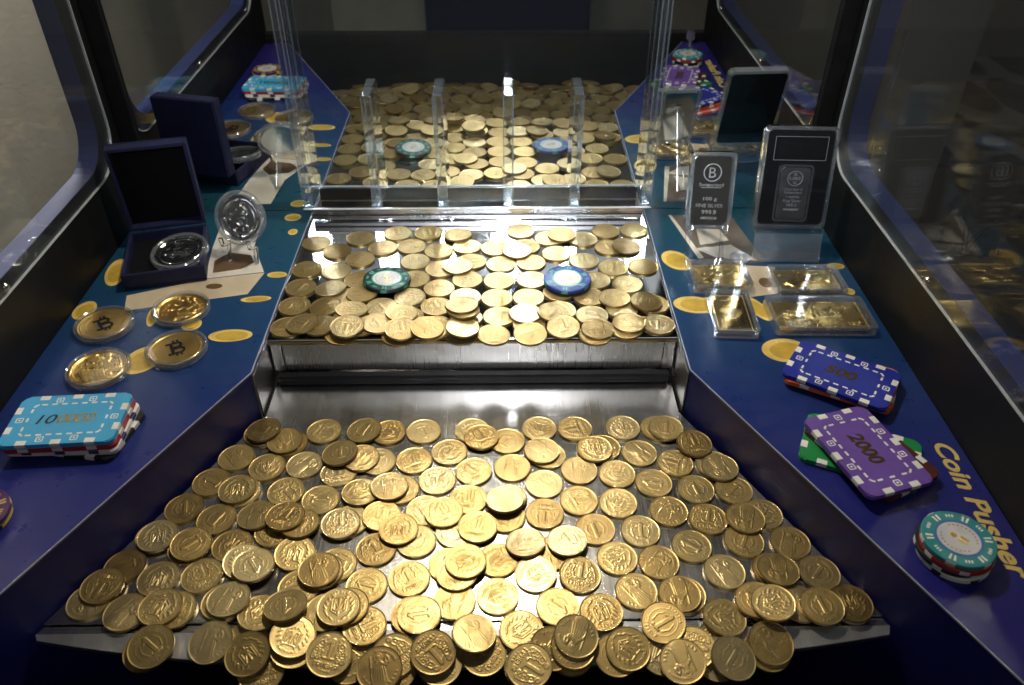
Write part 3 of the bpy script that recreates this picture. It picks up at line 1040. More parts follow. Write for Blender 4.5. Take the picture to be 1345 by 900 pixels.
# left shelf
lx, ly, la = -0.2652, -0.3112, R(3.5)
plaque('black plaque with white inserts at the bottom of the stack under the light blue plaque', lx + 0.0035, ly + 0.0015, ZP + 0.0003, R(-9), 'blackclay', 'white')
plaque('white plaque with navy inserts in the stack under the light blue plaque', lx + 0.0022, ly + 0.000, ZP + 0.0003 + PZ, R(1.0), 'white', 'navy')
plaque('red plaque with white inserts directly under the light blue plaque', lx + 0.0008, ly - 0.0004, ZP + 0.0003 + 2 * PZ, R(3.2), 'red', 'white')
plaque('light blue plaque reading 100000 on top of its stack', lx, ly, ZP + 0.0003 + 3 * PZ, la, 'sky', 'white', '100000', tw=0.036, font_h=0.0088, shear=0.22, two_tone=True)
# right shelf: 500
bx_, by_, ba = 0.2655, -0.2662, R(-34.5)
plaque('pink plaque at the bottom of the stack under the blue 500 plaque', bx_ + 0.0050, by_ + 0.0058, ZP + 0.0003, R(-27), 'pink', 'white')
plaque('orange plaque between the pink and the blue 500 plaque', bx_ + 0.0016, by_ + 0.0006, ZP + 0.0003 + PZ, R(-29.5), 'orange', 'white')
plaque('royal blue plaque reading 500 on top of its stack', bx_, by_, ZP + 0.0003 + 2 * PZ, ba, 'royal', 'white', '500', 'foil_dark', 0.15, 0.0215, font_h=0.0104)
# right shelf: 2000
px_, py_, pa = 0.2560, -0.3418, R(-73.5)
plaque('green plaque at the bottom of the stack under the purple 2000 plaque', px_ + 0.0005, py_ + 0.0065, ZP + 0.0003, R(-25), 'green', 'white')
plaque('brown plaque between the green and the purple 2000 plaque', px_ + 0.0045, py_ + 0.0025, ZP + 0.0003 + PZ, R(-62), 'brown', 'white')
plaque('purple plaque reading 2000 on top of its stack', px_, py_, ZP + 0.0003 + 2 * PZ, pa, 'purple', 'white', '2000', 'foil_dark', 0.15, 0.0270, font_h=0.0102)

# ================================================================== CAPSULES AND TOKENS
def capsule(label, r, h, loc, rot, inner, name='coin_capsule', group=None):
    c = thing(name, label, 'coin capsule', loc, rot, group)
    g = 0.0010
    lathe('rim', [(inner, 0.0004), (r - 0.0006, 0.0), (r, 0.0008), (r, h * 0.42), (r - 0.0008, h * 0.46), (r - 0.0008, h * 0.54), (r, h * 0.58), (r, h - 0.0012),
                  (r - 0.0008, h - 0.0002), (inner + 0.001, h), (inner, h - 0.0008)], 'shell_rim', c, 96, True)
    lathe('lid_disc', [(0, h - 0.0009), (inner + 0.0004, h - 0.0009), (inner + 0.0004, h - 0.0017), (0, h - 0.0017)], 'shell', c, 64)
    lathe('base_disc', [(0, 0.0002), (inner + 0.0004, 0.0002), (inner + 0.0004, 0.0009), (0, 0.0009)], 'shell', c, 64)
    return c

# the two token designs
random.seed(11)
rb = Relief()
rb.ring(0.88, 0.03, 0.5).ring(0.70, 0.015, 0.5)
for k in range(60):
    a = 2 * math.pi * k / 60
    rb.stroke([(0.75 * math.cos(a), 0.75 * math.sin(a)), (0.83 * math.cos(a), 0.83 * math.sin(a))], 0.014, 0.5)
for k in range(26):
    a = random.uniform(0, 6.28); r0 = random.uniform(0.45, 0.62)
    rb.stroke([(r0 * math.cos(a), r0 * math.sin(a)), (r0 * math.cos(a) + random.choice((-.1, .1)), r0 * math.sin(a))], 0.012, 0.4)
rb.blur(1)
ME_btc = disc_mesh('token', rb, 0.0200, 0.0026, 0.0005, 'gold_dull')
rc = Relief()
rc.ring(0.90, 0.02, 0.5)
for k in range(60):
    x, y = random.uniform(-.75, .75), random.uniform(-.75, .75)
    w, h_ = random.uniform(.04, .17), random.uniform(.04, .17)
    if math.hypot(abs(x) + w, abs(y) + h_) < 0.92:
        rc.rect(x - w, x + w, y - h_, y + h_, random.uniform(.25, 1))
        for q in range(3):
            rc.stroke([(x, y), (x + random.choice((-.2, .2)), y), (x + .2, y + random.choice((-.2, .2)))], 0.012, 0.9)
rc.H *= (np.hypot(rc.X, rc.Y) < 0.92)
rc.blur(1)
ME_circ = disc_mesh('token', rc, 0.0200, 0.0026, 0.0009, 'gold_dull')

def symbol_b(parent, z, mat):
    bm = bmesh.new()
    def quad(pts):
        lo = [bm.verts.new((x, y, z)) for x, y in pts]
        hi = [bm.verts.new((x, y, z + 0.0003)) for x, y in pts]
        bm.faces.new(hi)
        for i in range(len(pts)):
            bm.faces.new((lo[i], lo[(i + 1) % len(pts)], hi[(i + 1) % len(pts)], hi[i]))
    u = 0.0100
    quad([(-.45 * u, -.75 * u), (-.2 * u, -.75 * u), (-.2 * u, .75 * u), (-.45 * u, .75 * u)])
    quad([(-.7 * u, .56 * u), (-.452 * u, .56 * u), (-.452 * u, .75 * u), (-.7 * u, .75 * u)])
    quad([(-.7 * u, -.75 * u), (-.452 * u, -.75 * u), (-.452 * u, -.56 * u), (-.7 * u, -.56 * u)])
    for cy_, r_ in ((0.37, 0.38), (-0.37, 0.40)):
        n = 10
        for i in range(n):
            a0, a1 = -math.pi / 2 + math.pi * i / n, -math.pi / 2 + math.pi * (i + 1) / n
            pt = lambda rr_, a: ((.12 + (0.08 if cy_ < 0 else 0) + rr_ * math.cos(a)) * u, (cy_ + rr_ * math.sin(a)) * u)
            quad([pt(r_ - .2, a0), pt(r_, a0), pt(r_, a1), pt(r_ - .2, a1)])
        for yy in (cy_ + r_ - .2, cy_ - r_):
            quad([(-.198 * u, yy * u), (.2 * u, yy * u), (.2 * u, (yy + .2) * u), (-.198 * u, (yy + .2) * u)])
    for xx in (-.18, .12):
        for y0 in (.752, -1.0):
            quad([(xx * u, y0 * u), ((xx + .17) * u, y0 * u), ((xx + .17) * u, (y0 + .25) * u), (xx * u, (y0 + .25) * u)])
    return from_bm('symbol', bm, mat, parent)

tok = [((-0.2903, -0.1906), 'B', R(35), 'dull gold B token beside the black cabinet wall'),
       ((-0.2364, -0.1704), 'C', R(40), 'gold circuit pattern token near the open blue box'),
       ((-0.2735, -0.2456), 'C', R(30), 'gold circuit pattern token behind the light blue plaque'),
       ((-0.2236, -0.2225), 'B', R(28), 'bright gold B token near the sliding pusher')]
for (x, y), kind, rz, lb in tok:
    t = mesh_obj('token_coin', (ME_btc if kind == 'B' else ME_circ), None, (x, y, ZP + 0.0003 + 0.0014), (0, 0, rz))
    tag(t, lb, 'token')
    if kind == 'B':
        symbol_b(t, 0.00232, 'dark_nickel')
    capsule('clear round capsule of the ' + lb, 0.0227, 0.0062, (x, y, ZP + 0.0003), (0, 0, 0), 0.0204)

# silver coin with a beast, upright on an acrylic easel
rs = Relief()
rs.ring(0.70, 0.012, 0.6)
for k in range(44):
    a = 2 * math.pi * k / 44
    if k % 11 == 0:
        continue
    rs.stroke([(0.76 * math.cos(a), 0.76 * math.sin(a)), (0.86 * math.cos(a + 0.03), 0.86 * math.sin(a + 0.03))], 0.022, 0.8)
for pts, w, w2 in (([(-.30, -.35), (-.22, .02), (.02, .22), (.10, .45)], .20, .10), ([(.08, .42), (.24, .40)], .09, .05), ([(.08, .48), (-.02, .62)], .04, .02), ([(.12, .50), (.22, .64)], .04, .02),
                   ([(.05, .10), (.34, .16), (.30, -.04)], .07, .05), ([(.02, .0), (.30, -.10), (.28, -.28)], .07, .05), ([(-.2, -.3), (.02, -.42), (.0, -.60)], .12, .06),
                   ([(-.32, -.35), (-.36, -.60), (-.22, -.63)], .09, .05), ([(-.40, -.30), (-.55, -.05), (-.48, .12)], .05, .03), ([(.10, -.35), (.36, -.35), (.36, -.60), (.12, -.60), (.10, -.35)], .06, .06)):
    rs.stroke(pts, w, 1.0, w2)
random.seed(4)
for k in range(40):
    x, y = random.uniform(-.35, .35), random.uniform(-.5, .4)
    rs.disc(x, y, 0.04, 0.5)
rs.blur(1)
ME_silver = disc_mesh('silver_coin', rs, 0.0195, 0.0030, 0.0014, 'coin_silver')
crot = Euler((R(66), 0, R(-14)))
cpos = Vector((-0.2035, -0.0800, 0.0790))
nrm = crot.to_matrix() @ Vector((0, 0, 1))
sc_ = mesh_obj('silver_coin', ME_silver, None, cpos + nrm * 0.0016, crot)
tag(sc_, 'silver coin with a standing heraldic beast, upright on the clear easel', 'coin')
capsule('round clear capsule around the upright silver beast coin', 0.0237, 0.0062, cpos, crot, 0.0199)
es = thing('acrylic_easel', 'clear acrylic easel holding up the round silver coin', 'easel')
rm = crot.to_matrix()
sideL = rm @ Vector((1, 0, 0))
bot = cpos - (rm @ Vector((0, 1, 0))) * 0.0237
for d in (-0.013, 0.013):
    b0 = bot + sideL * d
    bar('leg', [b0 - nrm * -0.010 + Vector((0, 0, 0.006)), b0 + nrm * 0.009 - Vector((0, 0, .0015)), b0 - nrm * 0.001 - Vector((0, 0, 0.001)), Vector((b0.x, b0.y - 0.006, ZP + 0.0012))], 0.0032, 0.0022, 'acrylic', es, sideL)
bar('back_strut', [cpos - nrm * 0.0015 + (rm @ Vector((0, 1, 0))) * 0.012, Vector((cpos.x - 0.001, -0.045, ZP + 0.0012))], 0.005, 0.0022, 'acrylic', es, sideL)

# ================================================================== OPEN BLUE BOX WITH A SILVER COIN
bxr = R(14)
jb = thing('presentation_box', 'open blue leatherette presentation box with black lining', 'box', (-0.2932, -0.1403, ZP + 0.0003), (0, 0, bxr))
BW, BD, BH = 0.0660, 0.0745, 0.0150
t_ = 0.0028
base = box('base', 0, BW, 0, BD, 0, t_, 'velvet', jb, 0.0006)
for nm, a in (('front_side', (0, BW, 0, t_)), ('back_side', (0, BW, BD - t_, BD)), ('left_side', (0, t_, t_ + 0.0001, BD - t_ - 0.0001)), ('right_side', (BW - t_, BW, t_ + 0.0001, BD - t_ - 0.0001))):
    box(nm, a[0], a[1], a[2], a[3], t_ + 0.0001, BH, 'velvet', base, 0.0006)
box('lining', t_ + 0.0001, BW - t_ - 0.0001, t_ + 0.0001, BD - t_ - 0.0001, t_ + 0.0001, BH - 0.0085, 'insert', jb)
lid = box('lid', 0, BW, BD + 0.0115, BD + 0.0140, BH + 0.0005, BH + 0.0785, 'velvet', jb, 0.0006)
for nm, a in (('lid_side', (0, t_, BH + 0.0005, BH + 0.0785)), ('lid_side', (BW - t_, BW, BH + 0.0005, BH + 0.0785))):
    box(nm, a[0], a[1], BD - 0.0005, BD + 0.0114, a[2], a[3], 'velvet', lid, 0.0006)
for (z0, z1) in ((BH + 0.0755, BH + 0.0785), (BH + 0.0005, BH + 0.0035)):
    box('lid_edge', t_ + 0.0001, BW - t_ - 0.0001, BD - 0.0005, BD + 0.0114, z0, z1, 'velvet', lid, 0.0006)
box('lid_lining', t_ + 0.0001, BW - t_ - 0.0001, BD + 0.0090, BD + 0.0113, BH + 0.0036, BH + 0.0754, 'insert', lid)
rv = Relief()
rv.ring(0.8, 0.015, 0.5)
for k in range(30):
    a = random.uniform(0, 6.28); r0 = random.uniform(0, .6)
    rv.stroke([(r0 * math.cos(a), r0 * math.sin(a)), (r0 * math.cos(a) + random.uniform(-.25, .25), r0 * math.sin(a) + random.uniform(-.1, .1))], 0.03, 0.7)
rv.blur(2)
ME_s2 = disc_mesh('silver_medal', rv, 0.0203, 0.0028, 0.0008, 'silver')
mrot = Euler((R(7), R(-5), bxr))
mp_ = Vector((-0.2572, -0.0985, ZP + 0.0108))
mn_ = mrot.to_matrix() @ Vector((0, 0, 1))
tag(mesh_obj('silver_medal', ME_s2, None, mp_ + mn_ * 0.0015, mrot), 'large dim silver medal lying in the open blue box', 'medal')
capsule('round clear capsule of the silver medal in the blue box', 0.0245, 0.0060, mp_, mrot, 0.0208)

# ================================================================== SILVER BARS ON STANDS
def clear_case(name, label, w, h, t, loc, rot, r=0.004, wall=0.0022):
    c = thing(name, label, 'bar case', loc, rot)
    o_ = rrect(w, h, r, 6)
    i_ = rrect(w - 2 * wall, h - 2 * wall, max(r - wall * 0.6, 0.0012), 6)
    ring_plate('case_rim', i_, o_, 0.0, t, 'shell_rim', c)
    prism('case_front', rrect(w - 0.0006, h - 0.0006, r, 6), t + 0.0001, t + 0.0008, 'shell', c, 0.0003)
    prism('case_back', rrect(w - 0.0006, h - 0.0006, r, 6), -0.0008, -0.0001, 'shell', c)
    return c

# 100 g bar
lean = R(74)
b1r = Euler((lean, 0, R(-3)))
b1p = Vector((0.2018, -0.0790, 0.1030))
m1 = b1r.to_matrix()
clear_case('bar_case', 'narrow clear case of the 100 g silver bar on its easel', 0.0385, 0.0655, 0.0070, b1p, b1r, 0.004, 0.0034)
bar1 = prism('silver_bar', rrect(0.0310, 0.0580, 0.0022, 5), 0, 0.0052, 'silver', None, 0.0005)
tag(bar1, 'mirror polished silver bar stamped 100 g FINE SILVER 999.9', 'silver bar')
bar1.location = b1p + (m1 @ Vector((0, 0, 1))) * 0.0008
bar1.rotation_euler = b1r
zt = 0.00522
ring_plate('logo_ring', ellipse(0, 0.0155, 0.0068, 0.0068, n=36), ellipse(0, 0.0155, 0.0077, 0.0077, n=36), zt, zt + 0.0002, 'frost', bar1)
text_mesh('logo_letter', 'B', 0.0058, 'frost', bar1, (0, 0.0155, zt), height=0.0085, thick=0.0002)
text_mesh('maker_lettering', 'Switzerland', 0.0205, 'frost', bar1, (0, 0.0052, zt), height=0.0028, thick=0.0002)
box('maker_line', -0.0085, 0.0085, 0.0025, 0.0031, zt, zt + 0.0002, 'frost', bar1)
text_mesh('weight', '100 g', 0.0115, 'frost', bar1, (0, -0.0072, zt), height=0.0036, thick=0.0002)
text_mesh('fineness', 'FINE SILVER', 0.0230, 'frost', bar1, (0, -0.0127, zt), height=0.0030, thick=0.0002)
text_mesh('fineness', '999.9', 0.0125, 'frost', bar1, (0, -0.0182, zt), height=0.0034, thick=0.0002)
text_mesh('serial', 'A9000216', 0.0140, 'frost', bar1, (0, -0.0234, zt), height=0.0022, thick=0.0002)
e1 = thing('acrylic_easel', 'clear acrylic easel holding up the 100 g silver bar', 'easel')
n1 = m1 @ Vector((0, 0, 1)); u1 = m1 @ Vector((0, 1, 0)); s1 = m1 @ Vector((1, 0, 0))
bt = b1p - u1 * 0.0330
for d in (-0.0150, 0.0150):
    q = bt + s1 * d
    bar('leg', [q + n1 * 0.0095 + u1 * 0.004, q + n1 * 0.0095 - u1 * 0.0015, q - n1 * 0.0010 - u1 * 0.0015, Vector((q.x, q.y - 0.010, ZP + 0.0012))], 0.0036, 0.0024, 'acrylic', e1, s1)
bar('back_strut', [b1p - n1 * 0.0022 + u1 * 0.012, Vector((b1p.x + 0.002, -0.0340, ZP + 0.0012))], 0.006, 0.0022, 'acrylic', e1, s1)
bar('cross_strut', [bt - n1 * 0.0015 - s1 * 0.004, Vector((b1p.x + 0.016, -0.094, ZP + 0.0012))], 0.005, 0.0022, 'acrylic', e1, s1)

# 1 ounce bar in a black slab
sr = Euler((R(77), 0, R(-3)))
sp = Vector((0.2735, -0.0745, 0.1125))
m2 = sr.to_matrix(); n2_ = m2 @ Vector((0, 0, 1)); u2 = m2 @ Vector((0, 1, 0)); s2_ = m2 @ Vector((1, 0, 0))
clear_case('slab_case', 'wide clear slab case of the 1 ounce silver bar', 0.0615, 0.0870, 0.0074, sp, sr, 0.0055, 0.0030)
card = prism('slab_insert', rrect(0.0548, 0.0800, 0.0040, 5), 0, 0.0050, 'insert', None)
tag(card, 'black foam insert card framing the 1 ounce silver bar', 'insert card')
card.location = sp + n2_ * 0.0006
card.rotation_euler = sr
a = rrect(0.0432, 0.0192, 0.0004, 2, 0.001, 0.0250)
b = rrect(0.0440, 0.0200, 0.0006, 2, 0.001, 0.0250)
ring_plate('label_outline', a, b, 0.00502, 0.0052, 'pane_edge', card)
ib = sp + n2_ * 0.00575 - u2 * 0.0130 - s2_ * 0.0005
bar2 = prism('silver_bar', rrect(0.0250, 0.0445, 0.0028, 5), 0, 0.0012, 'satin_silver', None, 0.0004)
tag(bar2, 'small silver bar stamped 1 ounce Fine Silver in the black slab', 'silver bar')
bar2.location = ib
bar2.rotation_euler = sr
ring_plate('raised_border', rrect(0.0262, 0.0457, 0.0032, 5), rrect(0.0302, 0.0497, 0.0045, 5), -0.0006, 0.0010, 'shell_rim', bar2)
zt = 0.00122
ring_plate('logo_ring', ellipse(0, 0.0130, 0.0058, 0.0058, n=36), ellipse(0, 0.0130, 0.0066, 0.0066, n=36), zt, zt + 0.0002, 'frost', bar2)
text_mesh('logo_letters', 'UBS', 0.0096, 'frost', bar2, (0, 0.0130, zt), height=0.0026, thick=0.0002, offset=0.02)
text_mesh('logo_letter', 'S', 0.0026, 'frost', bar2, (0, 0.0165, zt), height=0.0024, thick=0.0002, offset=0.02)
text_mesh('logo_letter', 'G', 0.0026, 'frost', bar2, (0, 0.0095, zt), height=0.0024, thick=0.0002, offset=0.02)
for s_, y_, w_, h_ in (('Union Bank of', 0.0150, 0.0037, 0.0021), ('Switzerland', 0.0150, 0.0010, 0.0023), ('1 ounce', 0.0110, -0.0026, 0.0024), ('Fine Silver', 0.0150, -0.0064, 0.0028), ('999.0', 0.0090, -0.0102, 0.0025)):
    text_mesh('lettering', s_, y_, 'frost', bar2, (0, w_, zt), height=h_, thick=0.0002)
box('serial_strip', -0.0065, 0.0065, -0.0148, -0.0132, zt, zt + 0.0002, 'frost', bar2)
st2 = thing('acrylic_stand', 'clear folded acrylic stand under the wide black slab', 'stand')
bb = sp - u2 * 0.0440
bar('stand_sheet', [bb + n2_ * 0.0120 + u2 * 0.006, bb + n2_ * 0.0120 - u2 * 0.0018, bb - n2_ * 0.0022 - u2 * 0.0018, bb - n2_ * 0.0030 + u2 * 0.018], 0.058, 0.0022, 'shell', st2, s2_)
bar('stand_front', [bb + n2_ * 0.0105 - u2 * 0.0032, Vector((bb.x, -0.1010, ZP + 0.0012))], 0.058, 0.0022, 'stand', st2, s2_)
bar('stand_back', [bb - n2_ * 0.0040 + u2 * 0.014, Vector((bb.x + 0.001, -0.0260, ZP + 0.0012))], 0.058, 0.0022, 'front_pane', st2, s2_)
random.seed(8)
rg = Relief(1, 1)
rg.ring(.8, .03, .7)
for k in range(18):
    a = random.uniform(0, 6.28); q = random.uniform(0, .55)
    rg.disc(q * math.cos(a), q * math.sin(a), random.uniform(.08, .2), random.uniform(.4, 1))
rg.blur(1)
tag(mesh_obj('small_medal', disc_mesh('small_medal', rg, 0.0090, 0.0020, 0.0006, 'frost', 24, 64), None, (0.2345, -0.0945, ZP + 0.0004), (0, 0, 0)), 'small dark silver medal lying between the two bar stands', 'medal')

# ================================================================== GOLD BARS IN FLAT CASES
def relief_bar(kind, hx, hy, seed):
    random.seed(seed)
    r = Relief(hx, hy, 170)
    k = min(hx, hy)
    r.rect(-hx, hx, -hy, hy, 0.0)
    e = k * 0.07
    for x0, x1, y0, y1 in ((-hx, -hx + e, -hy, hy), (hx - e, hx, -hy, hy), (-hx, hx, -hy, -hy + e), (-hx, hx, hy - e, hy)):
        r.rect(x0, x1, y0, y1, 0.9)
    if kind == 'eagle':
        c = lambda L: [(x * k, y * k) for x, y in L]
        r.stroke(c([(0, .15), (0, -.30)]), .20 * k, 1)
        for s in (-1, 1):
            r.stroke(c([(0, .1), (s * .18, .38), (s * .34, .40)]), .085 * k, .9, .04 * k)
            for q in range(7):
                a = R(65 - q * 24)
                r.stroke(c([(s * .15, .12), (s * (.2 + .45 * math.cos(a)), .08 + .45 * math.sin(a))]), .075 * k, .85, .03 * k)
            r.stroke(c([(s * .05, -.2), (s * .35, -.42), (s * .42, -.36)]), .06 * k, .8, .04 * k)
        r.stroke(c([(-.12, .52), (-.1, .66), (0, .58), (.1, .66), (.12, .52)]), .06 * k, .9)
        for q in range(5):
            r.stroke(c([(0, -.25), (-.2 + .1 * q, -.62)]), .05 * k, .8, .03 * k)
        for q in range(7):
            r.stroke(c([(-.42 + .12 * q, 1.18), (-.36 + .12 * q, 1.28)]), .04 * k, .6)
    elif kind == 'note':
        for q in range(5):
            r.stroke([(-hx * .9, hy * (-.7 + .06 * q)), (-hx * .2, hy * (-.7 + .06 * q))], .012 * k, .5)
        r.ring(.34 * k, .03 * k, .9, -hx * .60, 0)
        r.text('100', -hx * .60, 0, .45 * k, .9)
        for q in range(10):
            a = q * .63
            r.disc(.05 * hx + .25 * k * math.cos(a), .05 * hy + .35 * k * math.sin(a), .16 * k, .8)
        r.text('100', hx * .72, -hy * .62, .5 * k, .9)
        r.text('100', hx * .72, hy * .62, .5 * k, .9)
        for q in range(60):
            x, y = random.uniform(-.35, .5) * hx, random.uniform(-.8, -.3) * hy
            r.disc(x, y, .07 * k, .7)
        for q in range(14):
            r.stroke([(-hx * .88, hy * (.45 + .03 * q)), (hx * .5, hy * (.45 + .03 * q))], .006 * k, .35)
    else:
        for q in range(5):
            x, y = random.uniform(-.5, .5) * hx, random.uniform(-.4, .4) * hy
            r.disc(x, y, random.uniform(.25, .5) * k, random.uniform(.4, 1))
            r.ring(random.uniform(.2, .5) * k, .05 * k, .8, x, y)
        for q in range(30):
            x, y = random.uniform(-.8, .8) * hx, random.uniform(-.8, .8) * hy
            a = random.uniform(0, 6.28)
            r.stroke([(x, y), (x + .25 * k * math.cos(a), y + .25 * k * math.sin(a))], .035 * k, random.uniform(.3, .9), .01 * k)
    r.blur(1)
    return r

for (x, y, rz, w, h, kind, sd, lb, cl) in (
        (0.2075, -0.1290, R(1), 0.0500, 0.0415, 'scene', 3, 'small gold relief bar in front of the 100 g silver bar', 'clear case of the small gold relief bar below the 100 g silver bar'),
        (0.2800, -0.1370, R(0), 0.0590, 0.0390, 'scene', 9, 'gold relief bar below the wide black slab', 'clear case of the gold relief bar below the wide black slab'),
        (0.2058, -0.1835, R(-3), 0.0355, 0.0570, 'eagle', 5, 'upright gold bar with a double headed eagle and red shield', 'clear case of the gold eagle bar'),
        (0.2752, -0.1870, R(-1), 0.0790, 0.0445, 'note', 6, 'wide gold bar shaped like a 100 banknote', 'wide clear case of the gold banknote bar')):
    z0 = ZP + 0.0012
    clear_case('flat_bar_case', cl, w, h, 0.0072, (x, y, z0), (0, 0, rz), 0.0030, 0.0032)
    hx, hy = w / 2 - 0.0042, h / 2 - 0.0042
    rel = relief_bar(kind, hx, hy, sd)
    if kind == 'eagle':
        g = prism('gold_bar', rrect(2 * hx, 2 * hy, 0.0012, 4), 0, 0.0028, 'gold_mirror', None, 0.0004, loc=(x, y, z0 + 0.0014), rot=(0, 0, rz))
        mesh_obj('eagle_emblem', emblem_mesh('eagle_emblem', rel, 0.0026, 0.0007, 'gold_frost'), g)
    else:
        g = mesh_obj('gold_bar', slab_mesh('gold_bar', rel, 0.0032, 0.0009, 'gold', 1), None, (x, y, z0 + 0.0014), (0, 0, rz))
    tag(g, lb, 'gold bar')
    if kind == 'eagle':
        prism('shield', [(0.0016, 0.0022), (-0.0016, 0.0022), (-0.0016, -0.0006), (0, -0.0020), (0.0016, -0.0006)], 0.0033, 0.0037, 'red', g)

# ================================================================== KEYS ON THE FRONT LOCK
kx, ky, kz = 0.300, YF, 0.052
lk = thing('lock_with_keys', 'chrome cam lock with a small key ring inside the cabinet front', 'lock', (kx, ky + 0.0, kz - 0.02))
lathe('lock_barrel', [(0, 0.020), (0.006, 0.020), (0.0075, 0.018), (0.0080, 0.004), (0.011, 0.003), (0.011, 0.0002)], 'screw', lk, 32).rotation_euler = (R(-90), 0, 0)
prism('key_bow', rrect(0.012, 0.014, 0.004, 6, 0, 0.024), 0, 0.002, 'screw', lk, rot=(R(90), 0, R(20)), loc=(0, 0.016, 0.0))
prism('key_blade', rrect(0.004, 0.016, 0.001, 2, 0, 0.012), 0.0003, 0.0017, 'screw', lk, rot=(R(90), 0, R(20)), loc=(0, 0.016, 0.0))

# ================================================================== THE ROOM AROUND IT
structure(box('wall_left', -0.72, -0.62, -3.0, 2.0, -0.9, 1.999, 'plaster'))
structure(box('wall_behind_viewer', -0.62, 2.6, -2.6, -2.5, -0.9, 1.999, 'plaster'))
structure(box('wall_far', -0.62, 2.6, 1.9, 2.0, -0.9, 1.999, 'dim_wall'))
structure(box('ceiling', -0.72, 2.6, -2.6, 2.0, 2.0, 2.05, 'ceiling'))
structure(box('floor', -0.80, 2.6, -2.6, 2.0, -0.95, -0.9, 'floor'))
pl = box('wall_pier', 0.47, 0.56, 0.205, 0.30, -0.9, 1.999, 'dim_wall', None, 0.004)
structure(pl)
nv = thing('navy_stand_in', 'tall dark navy fabric screen seen in the mirror before the beige wall', 'screen', (0.03, -1.55, -0.9))  # stand-in for a navy shape of unknown kind
box('fabric_panel', -0.21, 0.23, -0.02, 0.02, 0.03, 1.9, 'navycloth', nv, 0.006)
for x in (-0.19, 0.21):
    box('foot', x - 0.02, x + 0.02, -0.15, 0.15, 0.0, 0.029, 'black', nv, 0.004)
tb = thing('side_table', 'low table outside the right window under a dark leaf patterned cloth', 'table', (1.05, 0.75, -0.9))
box('table_top', -0.52, 0.60, -0.55, 0.62, 0.60, 0.63, 'wicker', tb, 0.004)
for x in (-0.48, 0.56):
    for y in (-0.51, 0.58):
        box('leg', x - 0.025, x + 0.025, y - 0.025, y + 0.025, 0.0, 0.599, 'wicker', tb, 0.003)
tc = prism('tablecloth', rrect(1.16, 0.62, 0.02, 3, 1.09, 1.05), -0.268, -0.262, 'cloth', None)
tag(tc, 'dark tablecloth with grey leaf pattern on the low table', 'tablecloth')
st = prism('striped_runner', rrect(0.34, 0.60, 0.01, 2), 0, 0.012, 'stripe', None, loc=(0.66, 0.02, -0.42), rot=(0, 0, 0.5))
tag(st, 'black and grey striped cloth lying outside the right window', 'cloth')
sb = box('low_bench', 0.46, 0.95, -0.40, 0.19, -0.9, -0.4215, 'wicker', None, 0.005)
tag(sb, 'dark low bench under the striped cloth outside the right window', 'bench')

